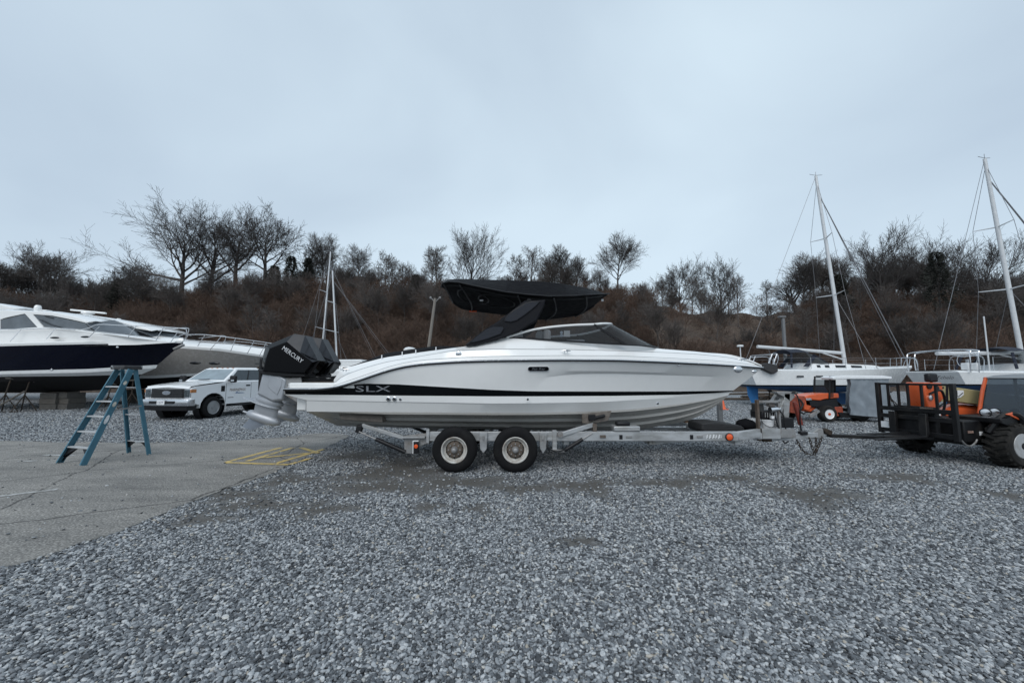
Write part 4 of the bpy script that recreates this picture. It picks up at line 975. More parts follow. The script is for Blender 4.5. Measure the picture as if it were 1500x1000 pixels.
    m = MB(); m.span((X(700, 7), (YB + .22) if not sgn else 2 * YC - YB - .22, .47), (X(960, 7), (YB + .30) if not sgn else 2 * YC - YB - .30, .545)); m.build('bunk_beam', galv, trl, bevel=.005)
MB().beam(P(1008, 622, 7.75), P(1030, 640, 7.2), .09, .09).build('keel_stop', alu, trl, bevel=.006)
MB().beam(P(1000, 616, 7.9), P(1026, 622, 7.9), .25, .06).build('keel_board', M('plank_brown', (.13, .085, .055), .85, var=.3, stretch=(2, 12, 12)), trl)
gp = P(1054, 592, 8.7); MB().span((gp.x - .05, 8.66, .47), (gp.x + .05, 8.74, 1.22)).build('guide_post', galv, trl, bevel=.006)
# front structure: post, engine frame, winch tower, tongue
MB().span(P(1109, 585.5, 6.93), P(1115.5, 646, 6.93) + Vector((0, .08, 0))).build('upright_post', rust, trl, bevel=.006)
MB().span(P(1107.5, 634, 6.90), P(1117, 643, 6.90) + Vector((0, .14, 0))).build('post_clamp', alu, trl, bevel=.005)
MB().span((X(1116, 7.0), 6.98, .47), (X(1143, 7.0), 7.06, .655)).build('front_box', alu, trl, bevel=.006)
MB().span((X(1116, 7.0), 7.06, .47), (X(1166, 7.0), 8.3, .56)).build('front_platform', galv, trl, bevel=.006)
MB().span((X(1143, 7.0), 6.98, .49), (X(1165, 7.0), 7.06, .64)).build('front_box_dark', galv, trl, bevel=.006)
MB().span(P(1110, 586.5, 7.05), P(1146, 590, 7.05) + Vector((0, .08, 0))).build('engine_frame', galv, trl, bevel=.004)
MB().span(P(1140, 588, 7.05), P(1145, 628, 7.05) + Vector((0, .06, 0))).build('engine_frame_leg', galv, trl, bevel=.004)
en = MB(); en.span(P(1115, 601, 7.15), P(1138, 614, 7.15) + Vector((0, .35, 0))); eng = en.build('pump_engine', blk, trl, bevel=.03)
m = MB(); m.span(P(1112, 591, 7.15), P(1120, 604, 7.15) + Vector((0, .25, 0))); m.build('engine_cover', M('dark_grey_metal', (.05, .05, .05), .5, .4), eng, bevel=.02)
m = MB(); m.tube([P(1128, 600, 7.1), P(1141, 598.5, 7.1)], .055, 12); m.build('muffler', chrome, eng)
m = MB(); m.tube([P(1124, 591, 7.15), P(1133, 593, 7.15)], .05, 10); m.build('air_filter', galv, eng)
m = MB(); m.box(P(1131, 611, 7.08), (.05, .05, .05)); m.build('engine_valve', stk, eng)
for k in range(5): MB().tube([P(1121 + 3.4 * k, 604, 7.13), P(1121 + 3.4 * k, 611, 7.13)], .008, 5).build('cooling_fin', galv, eng)
# winch tower
MB().beam(P(1150, 577, 7.4), P(1130, 628, 7.2), .10, .08).build('winch_brace', alu, trl, bevel=.006)
MB().beam(P(1140, 576, 7.55), P(1119, 607, 7.5), .08, .07).build('winch_brace', galv, trl, bevel=.006)
m = MB(); m.prism([P(1149, 576, 7.3), P(1158, 576, 7.3), P(1156, 612, 7.3), P(1148, 612, 7.3)], (0, .12, 0)); wt = m.build('winch_tower', alu, trl, bevel=.008)
m = MB(); m.prism([P(1138, 573.5, 7.3), P(1162, 573.5, 7.3), P(1165, 581, 7.3), P(1158, 588, 7.3), P(1150, 582, 7.3), P(1139, 576, 7.3)], (0, .14, 0)); m.build('tower_head', galv, wt, bevel=.006)
MB().span(P(1142, 612, 7.12), P(1164, 626.5, 7.12) + Vector((0, .3, 0))).build('battery_box', blk, trl, bevel=.015)
m = MB(); m.tube([P(1163, 588, 7.3), P(1165, 592, 7.3), P(1173, 622, 7.3)], [.025, .040, .040], 12); rc = m.build('lift_cylinder', M('dark_red_paint', (.16, .025, .015), .5, var=.3, scale=10), trl)
m = MB(); m.tube([P(1173, 621, 7.3), P(1173.5, 634, 7.3)], .025, 10); m.build('cylinder_rod', steel, rc)
m = MB(); m.box(P(1176, 634, 7.3), (.13, .10, .07)); m.build('cylinder_foot', blk, rc, bevel=.015)
for pts_ in ([(1160, 574, 7.28), (1168, 580, 7.26), (1172, 598, 7.25), (1172, 615, 7.25), (1174, 631, 7.26)], [(1142, 601, 7.05), (1148, 610, 7.02), (1151, 628, 7.02), (1158, 634, 7.02)], [(1136, 611, 7.05), (1140, 624, 7.0), (1144, 634, 7.0)], [(1147, 645, 7.1), (1150, 649, 7.1), (1155, 646, 7.1)]):
    MB().tube(smooth_path([P(*q) for q in pts_]), .012, 6).build('hydraulic_hose', blk, trl)
tg0, tg1 = P(1118, 642, 7.15), P(1194, 636.5, 7.45)
MB().beam(tg0, tg1, .12, .09).build('tongue', alu, trl, bevel=.006)
MB().box(P(1123, 642.5, 7.06), (.16, .06, .10)).build('tongue_bracket', drust, trl, bevel=.008)
m = MB(); m.prism([P(1190, 634, 7.40), P(1199, 627.5, 7.40), P(1206, 628, 7.40), P(1208, 642, 7.40), P(1191, 642, 7.40)], (0, .12, 0)); cp = m.build('coupler', galv, trl, bevel=.01)
m = MB(); m.box(P(1211, 632, 7.45), (.14, .12, .10), Matrix.Rotation(.4, 3, 'Y')); m.build('coupler_latch', drust, cp, bevel=.02)
m = MB(); m.tube([P(1205, 629, 7.42), P(1214, 633, 7.42), P(1218, 638, 7.42)], .025, 6); m.build('hitch_pin', drust, cp)
# safety chains: every link
def chain(pxs, Y):
    path = smooth_path([P(u, v, Y) for u, v in pxs], 30); acc = 0; last = None; k = 0
    for a, b_ in zip(path, path[1:]):
        acc += (b_ - a).length
        if last is None or acc >= .052:
            d = (b_ - a).normalized(); s_ = d.cross(Vector((0, 1, 0))).normalized(); o = (s_ if k % 2 else d.cross(s_))
            ring = [a + d * (.034 * math.cos(t)) + o * (.018 * math.sin(t)) for t in np.linspace(0, 2 * math.pi, 11)]
            MB().tube(ring, .0075, 5).build('chain_link', drust, trl, 60); acc = 0; last = a; k += 1
chain([(1168, 646), (1171, 652), (1176, 659), (1183, 664.5), (1191, 665)], 7.35)
chain([(1186, 643), (1188, 650), (1191, 658), (1193, 664)], 7.32)
chain([(1195, 643), (1195.5, 650), (1195, 658), (1195, 664)], 7.36)
chain([(1203, 641), (1200, 650), (1197, 658), (1194, 664)], 7.40)
# loose things riding on the trailer's front
bk = M('bucket_white', (.62, .63, .64), .45, var=.06, dirt=(.35, .34, .32), dscale=6)
for (u, lb) in ((1104.5, 'greyish white plastic pail behind the rusty upright post on the trailer front'), (1124.5, 'white plastic pail with dark wire handle beside the black battery box')):
    c = P(u, 626.5, 7.20 if u > 1110 else 7.25); c.z = .562; t = thing('plastic_pail', lb, 'pail', c)
    m = MB(); m.lathe([(.085, 0), (.105, .20), (.112, .205), (.112, .23), (.106, .232), (.10, .19), (.08, .02), (0, .015)], (0, 0, 0), (0, 0, 1), 20); bd = m.build('pail_body', bk, t)
    MB().tube([(.11 * math.cos(a), -.11 * abs(math.sin(a)) - .0, .20 - .10 * math.sin(a)) for a in np.linspace(0, math.pi, 11)], .005, 5).build('handle', blk, t)
MB().span((X(1098, 7.2), 7.08, .47), (X(1116, 7.2), 8.3, .555)).build('front_platform', galv, trl, bevel=.004)
MB().span((X(1040, 7.2), 7.06, .56), (X(1098, 7.2), 8.4, .60)).build('deck_board', galv, trl, bevel=.004)
c = P(1066, 625, 7.35)
fd_ = MB(); r_ = [(u, v) for u, v in ((1023, 619), (1030, 617.5), (1050, 618), (1070, 620), (1085, 623), (1091, 627), (1088, 631), (1060, 632), (1026, 632.5), (1022, 628))]
rings = []
for yy, k in ((7.02, .9), (7.10, 1), (7.5, 1), (7.6, .88)):
    cc = P(1056, 626.5, 7.1); rings.append([Vector((cc.x + (P(u, v, 7.1).x - cc.x) * k, yy, cc.z + (P(u, v, 7.1).z - cc.z) * k)) for u, v in r_])
fd_.loft(rings); tag(fd_.build('rubber_fender', M('ribbed_rubber', (.012, .012, .013), .6, var=.2, bump=.6, bscale=20, stretch=(.3, 3, 6)), None, 40, bevel=.02), 'flattened black ribbed rubber fender lying on the trailer front rail', 'fender')
MB_bag = MB(); rr_ = random.Random(4)
cc = P(1093, 622.5, 7.2); MB_bag.ball(cc, .155, 16, 10, (1.15, 1.0, .75))
MB_bag.v = [tuple(Vector(p) + Vector((rr_.uniform(-1, 1), rr_.uniform(-1, 1), rr_.uniform(-1, 1))) * .014) for p in MB_bag.v]
tag(MB_bag.build('cloth_bundle', canvas, None, 60), 'crumpled black cloth bundle beside the ribbed fender on the trailer', 'bundle')

# ------------------------------------------------------------------ telehandler (local: forward = -x, near side = -y)
th = thing('telehandler', 'compact orange and black telehandler with tan boom and fork carriage, hitched to the trailer', 'telehandler', (8.93, 7.58, 0), R(9))
body = M('black_machine_paint', (.007, .007, .008), .5, var=.3, scale=6, spec=.3, dirt=(.026, .023, .02), dscale=3, dlo=.5, dhi=.8)
tan_ = M('tan_boom_paint', (.36, .31, .16), .45, var=.08, dirt=(.25, .20, .12), dscale=3, dlo=.55, dhi=.85)
lug = M('worn_lug_rubber', (.014, .0135, .013), .85, var=.25, scale=8, spec=.25, dirt=(.045, .042, .038), dscale=5, dlo=.45, dhi=.75, bump=.2)
def lug_wheel(x, y, s, Rr=.395, W=.30):
    c = Vector((x, y, Rr)); ax = Vector((0, s, 0))       # s=+1: face at -y side
    m = MB(); m.lathe([(.205, -.005), (.215, .01), (.19, .02), (.175, .10), (.10, .115), (.085, .10), (0, .10)], c, ax, 28); w = m.build('wheel', rimw, th, 30)
    t = MB(); t.lathe([(.20, .02), (.215, 0), (.26, -.012), (.32, -.006), (.35, .02), (.363, .05), (.363, W - .05), (.35, W - .02), (.29, W + .01), (.20, W - .02)], c, ax, 36, False)
    for k in range(20):
        for sd_ in (0, 1):
            a = 2 * math.pi * (k + .5 * sd_) / 20
            y0, y1 = (.0, W * .56) if not sd_ else (W * .44, W)
            ring = []
            a1 = a + (.16 if not sd_ else 0); a0 = a + (0 if not sd_ else .16)
            pt = lambda r, an, yy: c + Vector((math.cos(an) * r, 0, math.sin(an) * r)) + ax * yy
            dA = .075
            t.loft([[pt(.35, a0 - dA, y0), pt(Rr - .012, a0 - dA * .8, y0 + .01), pt(Rr - .012, a0 + dA * .8, y0 + .01), pt(.35, a0 + dA, y0)], [pt(.355, a1 - dA, y1), pt(Rr, a1 - dA * .8, y1), pt(Rr, a1 + dA * .8, y1), pt(.355, a1 + dA, y1)]])
    t.build('tyre', lug, w, 30)
    h = MB(); h.lathe([(.095, .10), (.085, .02), (.05, -.01), (0, -.012)], c, ax, 14); h.build('hub', body, w)
    for k in range(8):
        a = k * math.pi / 4; n_ = MB(); n_.lathe([(.012, .10), (.012, .075), (.0, .07)], c + Vector((math.cos(a) * .125, 0, math.sin(a) * .125)), ax, 6); n_.build('lug_nut', galv, w)
rimw = M('pale_grey_rim', (.40, .41, .42), .45, .2, var=.12, dirt=(.2, .19, .17), dscale=6)
for x in (-.30, 2.0): lug_wheel(x, -.86, 1); lug_wheel(x, .86, -1)
for x in (-.30, 2.0): MB().tube([(x, -.6, .395), (x, .6, .395)], .08, 10).build('axle', body, th)
m = MB(); m.prism([(-.95, -.40, .40), (-.75, -.40, .34), (2.5, -.40, .34), (2.6, -.40, .60), (2.6, -.40, .80), (-.3, -.40, .80), (-.95, -.40, .70)], (0, .80, 0)); ch = m.build('chassis', body, th, bevel=.02)
m = MB(); m.prism([(-.98, -.52, .42), (-.44, -.52, .40), (-.44, -.52, .72), (-.60, -.52, .80), (-.98, -.52, .79)], (0, .62, 0)); m.build('front_box', body, th, bevel=.02)
m = MB(); m.box((-.85, -.525, .60), (.12, .006, .04)); m.build('warning_label', M('label_brown', (.25, .16, .13), .6, var=.5, scale=60), th)
m = MB(); m.box((-.62, -.525, .57), (.07, .006, .07)); m.build('white_label', stk, th)
m = MB(); m.prism([(-.62, -.80, .86), (1.6, -.80, .87), (1.7, -.80, .78), (-.25, -.80, .78), (-.40, -.80, .70), (-.62, -.80, .78)], (0, .72, 0)); m.build('fender_deck', body, th, bevel=.015)
m = MB(); m.prism([(-.50, -.83, .93), (-.40, -.83, .97), (-.1, -.83, .82), (.45, -.83, .76), (.45, -.83, .72), (-.12, -.83, .78)], (0, .05, 0)); m.build('orange_fender_trim', orange, th, bevel=.008)
m = MB(); m.tube(smooth_path([(-.62, -.62, .60), (-.50, -.72, .86), (-.36, -.80, .94), (-.22, -.82, .86), (-.16, -.80, .70)]), .05, 8); m.build('mudguard_bracket', body, th)
# cab, built about its own corner and then set back over the front axle
CX = .66
cabg = glass('cab_glass', (.45, .50, .54), alpha=.4)
cabg.node_tree.nodes['Principled BSDF'].inputs['Base Color'].default_value = (.13, .16, .19, 1)  # blue-grey base colour stands in for reflected sky
class CMB(MB):
    def build(s, *a, **k): s.v = [(p[0] + CX, p[1], p[2]) for p in s.v]; return MB.build(s, *a, **k)
cb = [(-.55, .98), (-.28, 1.56), (-.10, 1.60), (1.25, 1.62), (1.42, 1.50), (1.45, .98)]
m = CMB(); m.tube([(-.56, -.76, .87), (-.42, -.76, 1.30), (-.30, -.76, 1.56)], .030, 8); cab = m.build('cab', orange, th)
m = CMB(); m.tube([(-.56, -.10, .87), (-.42, -.10, 1.30), (-.30, -.10, 1.56)], .030, 8); m.build('cab_pillar', orange, cab)
for y in (-.76, -.10):
    m = CMB(); m.tube([(1.45, y, .87), (1.38, y, 1.54)], .032, 8); m.build('cab_pillar', body, cab)
    m = CMB(); m.tube([(.45, y, .87), (.42, y, 1.57)], .025, 8); m.build('cab_pillar', body, cab)
m = CMB(); m.prism([(-.34, -.80, 1.555), (-.05, -.80, 1.605), (.5, -.80, 1.635), (1.3, -.80, 1.62), (1.45, -.80, 1.54), (1.3, -.80, 1.545), (-.3, -.80, 1.535)], (0, .74, 0)); m.build('cab_roof', M('roof_grey', (.16, .165, .17), .4, var=.12), cab, 40, bevel=.015)
m = CMB(); m.grid([[(-.555, -.72, .88), (-.555, -.14, .88)], [(-.31, -.72, 1.54), (-.31, -.14, 1.54)]]); m.build('front_window', cabg, cab)
m = CMB(); m.grid([[(-.52, -.765, .88), (1.44, -.765, .88)], [(-.28, -.765, 1.54), (1.37, -.765, 1.54)]]); m.build('side_window', cabg, cab)
m = CMB(); m.grid([[(-.52, -.095, .88), (1.44, -.095, .88)], [(-.28, -.095, 1.54), (1.37, -.095, 1.54)]]); m.build('side_window', cabg, cab)
m = CMB(); m.box((.75, -.43, 1.12), (.16, .45, .55)); m.box((.5, -.43, .95), (.5, .45, .14)); m.build('operator_seat', blk, cab, bevel=.05)
m = CMB(); m.tube([(-.18, -.775, 1.0), (.22, -.785, 1.36)], .012, 6); m.tube([(.02, -.775, 1.0), (.28, -.785, 1.30)], .012, 6); m.build('grab_rail', blk, cab)
m = CMB(); m.tube([(-.05, -.44, 1.0), (.05, -.44, 1.22)], .03, 8); m.tube(arc((.06, -.44, 1.23), .16, 0, 2 * math.pi, 16, (.5, 0, .85), (0, 1, 0)), .014, 6); m.build('steering_wheel', blk, cab)
INVT = (Matrix.Translation(th.location) @ Matrix.Rotation(R(9), 4, 'Z')).inverted()
for (u, v) in ((1443.5, 604), (1457, 603.5)):
    c = INVT @ P(u, v, 7.12 if u < 1450 else 7.2)
    m = MB(); m.lathe([(.05, .10), (.075, .03), (.08, 0), (.074, -.008)], c, (.8, .6, 0), 18); hl = m.build('work_light', blk, th)
    m = MB(); m.lathe([(.072, .0), (.06, -.018), (0, -.024)], c, (.8, .6, 0), 18); m.build('lamp_lens', chrome, hl)
    MB().tube([c + Vector((.03, .01, -.10)), c + Vector((.03, .01, -.03))], .015, 6).build('lamp_stem', blk, hl)
# engine hood on the far side, boom, attachment head
def tp_poly(px, Y, depth, name, mat, parent=None, bevel=.015):
    a_ = [INVT @ P(u, v, Y) for u, v in px]; m = MB(); m.prism(a_, (0, depth, 0)); return m.build(name, mat, parent or th, 40, bevel=bevel)
hpx = [(1373, 603), (1377, 597), (1384, 593), (1394, 590), (1410, 589.5), (1428, 591), (1440, 593), (1475, 596), (1475, 616), (1415, 614), (1385, 617.5), (1377, 615)]
hc = lambda Y, dv, k: [INVT @ P(1415 + (u - 1415) * k, v + dv if v < 612 else v, Y) for u, v in hpx]
m = MB(); m.loft([hc(7.80, 9, .96), hc(7.88, 4, 1), hc(8.05, 0, 1), hc(8.5, 2, .97), hc(8.6, 8, .94)]); hd = m.build('engine_hood', orange, th, 50)
tp_poly([(1381, 604), (1387, 603.5), (1386, 608), (1380, 609)], 7.79, .02, 'hood_vent', blk, hd, .003)
tp_poly([(1375.5, 606), (1378.5, 605.5), (1378, 611), (1375.5, 611)], 7.79, .02, 'white_label', stk, hd, .003)
tp_poly([(1396, 586), (1403, 586), (1402, 594), (1395, 594)], 8.05, .10, 'air_intake', blk, hd, .01)
bm_ = tp_poly([(1389, 565.5), (1520, 584), (1520, 604), (1389, 586.5)], 7.74, .22, 'boom', tan_, None, .012)
tp_poly([(1372, 562.5), (1385.5, 562), (1385.5, 588.5), (1372, 587.5)], 7.72, .25, 'boom_head', tan_, bm_, .008)
tp_poly([(1385.5, 563), (1389.5, 563.5), (1389.5, 588.5), (1385.5, 588)], 7.73, .24, 'boom_collar', blk, bm_, .004)
for u, v in ((1376.5, 567), (1381, 567.5), (1376.5, 577), (1381, 578)):
    m = MB(); m.lathe([(.018, .0), (.018, -.012), (0, -.014)], INVT @ P(u, v, 7.715), (0, 1, 0), 10); m.build('boom_bolt', blk, bm_)
eb = tp_poly([(1398.5, 571), (1411.5, 571.5), (1412, 578), (1407, 582), (1400, 583), (1396.5, 581.5)], 7.725, .02, 'boom_emblem', stk, bm_, 0)
tp_poly([(1400, 571.3), (1402.4, 571.4), (1403, 581.5), (1400.8, 581.5)], 7.72, .01, 'emblem_bar', blk, eb, 0)
for k in range(5): tp_poly([(1404 + k * 1.4, 580 - k * 1.2), (1405.2 + k * 1.4, 579.6 - k * 1.2), (1405.2 + k * 1.4, 580.9 - k * 1.2), (1404 + k * 1.4, 581.2 - k * 1.2)], 7.72, .01, 'emblem_mark', blk, eb, 0)
m = MB(); m.prism([(-.64, -.06, 1.16), (-.64, -.06, 1.46), (-1.06, -.06, 1.47), (-1.08, -.06, 1.30), (-1.02, -.06, .95), (-.90, -.06, .90), (-.78, -.06, 1.05)], (0, .32, 0)); hh = m.build('attachment_head', orange, th, bevel=.02)
for (x, z, r) in ((-.97, 1.40, .055), (-.97, 1.18, .05), (-.80, 1.36, .045)):
    m = MB(); m.lathe([(r, .005), (r, -.02), (r * .5, -.025), (0, -.025)], (x, -.062, z), (0, 1, 0), 14); m.build('pivot_pin', blk if z > 1.3 else chrome, hh)
m = MB(); m.box((-.78, .02, 1.56), (.22, .10, .17)); m.build('mirror', blk, th, bevel=.03)
MB().tube([(-.78, .02, 1.46), (-.78, .02, 1.5)], .02, 6).build('mirror_stem', blk, th)
MB().tube(smooth_path([(-1.0, -.08, 1.25), (-.85, -.16, 1.32), (-.72, -.12, 1.10), (-.70, -.05, .85)]), .02, 6).build('hydraulic_hose', blk, th)
MB().tube(smooth_path([(-.95, 0, .92), (-.8, 0, .8), (-.6, 0, .7)]), .07, 8).build('tilt_cylinder', body, th)
# fork carriage
cx = -1.27
m = MB(); 
for z in (.52, .80, .95): m.span((cx - .03, -.60, z - .04), (cx + .03, .60, z + .04))
cg = m.build('fork_carriage', body, th, bevel=.006)
for y in (-.60, .60):
    m = MB(); m.span((cx - .035, y - .035, .45), (cx + .035, y + .035, 1.46)); m.build('guard_post', body, cg, bevel=.006)
m = MB(); m.span((cx - .025, -.60, 1.415), (cx + .025, .60, 1.455)); m.build('guard_rail', body, cg, bevel=.004)
for y in (-.36, -.14, .08, .24, .42): m = MB(); m.span((cx - .018, y - .018, .98), (cx + .018, y + .018, 1.42)); m.build('guard_bar', body, cg, bevel=.004)
for y in (-.18, .32):
    m = MB(); m.prism([(cx - .10, y - .06, .90), (cx - .04, y - .06, .90), (cx - .04, y - .06, .52), (cx - .10, y - .06, .46), (cx - 1.15, y - .06, .44), (cx - 1.15, y - .06, .46), (cx - .12, y - .06, .49)], (0, .12, 0)); 
    if y > 0: m = MB(); m.prism([(cx - .10, y - .06, .90), (cx - .04, y - .06, .90), (cx - .04, y - .06, .46), (cx - .10, y - .06, .46)], (0, .12, 0))
    m.build('fork', body, cg, bevel=.008)
m = MB(); m.span((cx + .02, -.30, .50), (cx + .12, .36, 1.02)); m.build('carriage_plate', body, cg, bevel=.01)
m = MB(); m.box((cx - .037, .50, .62), (.004, .14, .12)); m.build('white_label', stk, cg)
m = MB(); m.box((cx - .04, -.22, 1.0), (.012, .20, .03)); m.build('rust_plate', rust, cg)
# tow bar on the forks out to the coupler (near Y = 7.45 in the yard)
t0 = INVT @ P(1214, 637.5, 7.45); t1 = INVT @ P(1290, 640.5, 7.35); t2 = Vector((cx + .1, -.12, .47))
m = MB(); m.beam(t0, t1, .14, .06); m.beam(t1, t2, .20, .07); m.build('tow_bar', body, th, bevel=.006)
t3 = INVT @ P(1258, 637, 7.55); m = MB(); m.beam(t3, (cx - .05, .10, .50), .12, .05); m.build('tow_bar_stiffener', body, th, bevel=.006)
m = MB(); m.tube(smooth_path([(cx + .05, -.62, .475), (cx + .16, -.60, .40), (cx + .30, -.58, .37), (cx + .44, -.56, .42), (cx + .5, -.55, .47)], 5), .014, 6); m.build('tie_chain', galv, th)
# ------------------------------------------------------------------ stepladder
fib = M('blue_fibreglass', (.055, .155, .215), .5, var=.12, scale=4, dirt=(.20, .30, .35), dscale=9, dlo=.62, dhi=.75)
stepm = M('ladder_step', (.55, .56, .57), .45, .5, var=.12, dirt=(.4, .4, .38))
fl, frr, rl, rr2 = G(86, 679), G(122, 683), G(188, 664), G(219, 667)
lad = thing('stepladder', 'blue fibreglass stepladder with aluminium steps standing open on the asphalt', 'ladder', (G(150, 672).x, G(150, 672).y, .016), world=True)
for p in (fl, frr, rl, rr2): p.z = .018
tfl, tfr, trl_, trr = P(172, 541, 7.42), P(193, 541, 7.30), P(178, 541, 7.62), P(199, 541, 7.50)
def channel(p, q, w, d, out):
    """C-section rail: web plus two flanges"""
    m = MB(); p = Vector(p); q = Vector(q); ax_ = (q - p).normalized(); o = Vector(out); o = (o - ax_ * o.dot(ax_)).normalized(); s_ = ax_.cross(o).normalized()
    m.beam(p, q, .006, w, s_)
    for k in (-1, 1): m.beam(p + s_ * k * w / 2 - o * d / 2, q + s_ * k * w / 2 - o * d / 2, d, .006, s_)
    return m
acr = (frr - fl).normalized()
for (p, q, s) in ((fl, tfl, -1), (frr, tfr, 1)): channel(p, q, .085, .03, acr * s).build('front_rail', fib, lad, 30)
for (p, q, s) in ((rl, trl_, -1), (rr2, trr, 1)): channel(p, q, .06, .03, acr * s).build('rear_rail', fib, lad, 30)
for k in range(5):
    t = (k + 1) / 6.05 * .97 + .005
    a, b_ = fl.lerp(tfl, t), frr.lerp(tfr, t); d = (b_ - a).normalized(); f_ = Vector((-d.y, d.x, 0)).normalized()
    st = MB(); st.beam(a + f_ * .005, b_ + f_ * .005, .085, .022); so_ = st.build('step', stepm, lad, bevel=.004)
    for e in (-.03, 0, .03): MB().beam(a + f_ * (.005 + e) + Vector((0, 0, .012)), b_ + f_ * (.005 + e) + Vector((0, 0, .012)), .008, .004).build('tread_rib', stepm, so_)
    if k == 0:
        for (p, q, e) in ((a, fl, b_), (b_, frr, a)):
            m = MB(); m.prism([p, p.lerp(e, .42), q.lerp(p, .35), q.lerp(p, .02)], f_ * .02); m.build('foot_brace', blk, lad)
    if k in (0, 2, 4):
        ra, rb = rl.lerp(trl_, t - .015), rr2.lerp(trr, t - .015); MB().beam(ra, rb, .035, .016).build('rear_rung', stepm, lad, bevel=.003)
        if k == 0:
            for (p, q, e) in ((ra, rl, rb), (rb, rr2, ra)):
                m = MB(); m.prism([p, p.lerp(e, .40), q.lerp(p, .45), q.lerp(p, .02)], f_ * .02); m.build('foot_brace', blk, lad)
cap = MB(); c0 = (tfl + tfr + trl_ + trr) / 4
e1_ = acr; e2_ = Vector((-acr.y, acr.x, 0))
cap.add([c0 + e1_ * (sx * .20) + e2_ * (sy * .15) + Vector((0, 0, z)) for z in (.0, .075) for sx, sy in ((-1, -1), (1, -1), (1, 1), (-1, 1))], [(3, 2, 1, 0), (4, 5, 6, 7), (0, 1, 5, 4), (1, 2, 6, 5), (2, 3, 7, 6), (3, 0, 4, 7)])
cap.build('top_cap', M('scuffed_black_cap', (.03, .03, .032), .55, var=.2, dirt=(.4, .42, .44), dscale=9, dlo=.58, dhi=.64), lad, bevel=.015)
for (p, q) in ((fl.lerp(tfl, .55), rl.lerp(trl_, .58)), (frr.lerp(tfr, .55), rr2.lerp(trr, .58))):
    md_ = p.lerp(q, .5); MB().beam(p, md_, .006, .028).build('spreader_bar', galv, lad); MB().beam(md_, q, .0062, .028).build('spreader_bar', galv, lad)
for (t, L_, w, mt) in ((.62, .10, .05, 'label_cream'), (.46, .17, .055, 'label_white'), (.85, .08, .05, 'label_cream')):
    ax_ = (tfr - frr).normalized(); c = frr.lerp(tfr, t) + acr * .0055; s_ = ax_.cross(acr).normalized()
    m = MB(); pts_ = [c + ax_ * (L_ / 2 * math.cos(a)) + s_ * (w / 2 * math.sin(a)) for a in np.linspace(0, 2 * math.pi, 17)[:-1]]; m.loft([pts_, [p + acr * .002 for p in pts_]])
    m.build('safety_label', M(mt, (.55, .52, .45) if 'cream' in mt else (.66, .68, .7), .6, var=.35, scale=30), lad, 0)

# ------------------------------------------------------------------ pickup truck (local: front = -y, driver side = +x)
tk = thing('pickup_truck', 'white pickup truck with dark grille and chrome bumper facing the asphalt', 'pickup truck', (-12.25, 14.75, 0), R(-9))
tw_ = M('truck_white', (.80, .81, .82), .22, var=.02, coat=.7, rvar=.03)
WB = 3.75; fa, ra_ = 0.0, WB
def arch(cy, r, z0, n=10):
    return [(cy + r * math.cos(a), .42 + r * math.sin(a)) for a in np.linspace(math.pi, 0, n)]
prof = [(-.86, .62), (-.55, .55)] + [(-.53, .42)] + arch(0, .53, 0) + [(.53, .42), (.55, .50), (WB - .56, .50)] + [(WB - .54, .42)] + arch(WB, .53, 0) + [(WB + .54, .42), (WB + .6, .56), (5.1, .60), (5.15, 1.36), (2.45, 1.36), (2.43, 1.32), (.55, 1.32), (.40, 1.33), (-.75, 1.20), (-.88, 1.14)]
m = MB(); m.prism([(-.98, y, z) for y, z in prof], (1.96, 0, 0)); bd = m.build('body', tw_, tk, 30, bevel=.035)
hood = MB(); hood.loft([[Vector((x * w, y, z + .05 * (1 - abs(x)))) for x in (-1, -.7, -.35, 0, .35, .7, 1)] for y, z, w in ((-.90, 1.13, .88), (-.86, 1.215, .93), (-.5, 1.275, .95), (.1, 1.345, .95), (.52, 1.375, .93))], False, False); hood.build('hood', tw_, tk, 50)
m = MB(); m.loft([[Vector((x, y, z)) for x, y, z in ((-.94, .42, 1.32), (.94, .42, 1.32), (.94, 2.44, 1.33), (-.94, 2.44, 1.33))], [Vector(p) for p in ((-.90, .52, 1.42), (.90, .52, 1.42), (.90, 2.42, 1.42), (-.90, 2.42, 1.42))], [Vector(p) for p in ((-.74, 1.12, 1.86), (.74, 1.12, 1.86), (.74, 2.32, 1.88), (-.74, 2.32, 1.88))], [Vector(p) for p in ((-.66, 1.28, 1.93), (.66, 1.28, 1.93), (.66, 2.25, 1.94), (-.66, 2.25, 1.94))]])
cabn = m.build('cab', tw_, tk, 30, bevel=.03)
tg = M('truck_glass', (.05, .065, .075), .06, var=.1, rvar=.02)
def quad_on(p0, p1, p2, p3, t0, t1, s0, s1, out):
    f = lambda t, s: Vector(p0).lerp(Vector(p1), t).lerp(Vector(p3).lerp(Vector(p2), t), s)
    n_ = (Vector(p1) - Vector(p0)).cross(Vector(p3) - Vector(p0)).normalized() * out
    return [f(t0, s0) + n_, f(t1, s0) + n_, f(t1, s1) + n_, f(t0, s1) + n_]
wsn = quad_on((-.90, .52, 1.42), (.90, .52, 1.42), (.74, 1.12, 1.86), (-.74, 1.12, 1.86), .05, .95, .02, .97, .006)
m = MB(); m.sheet(wsn); m.build('windscreen', M('windscreen_glass', (.22, .27, .30), .05, var=.2, scale=2, rvar=.02), cabn, 0)
MB().tube([Vector(wsn[0]).lerp(Vector(wsn[1]), .3) + Vector((0, -.02, .01)), Vector(wsn[0]).lerp(Vector(wsn[1]), .62) + Vector((0, -.02, .03))], .012, 5).build('wiper', blk, cabn)
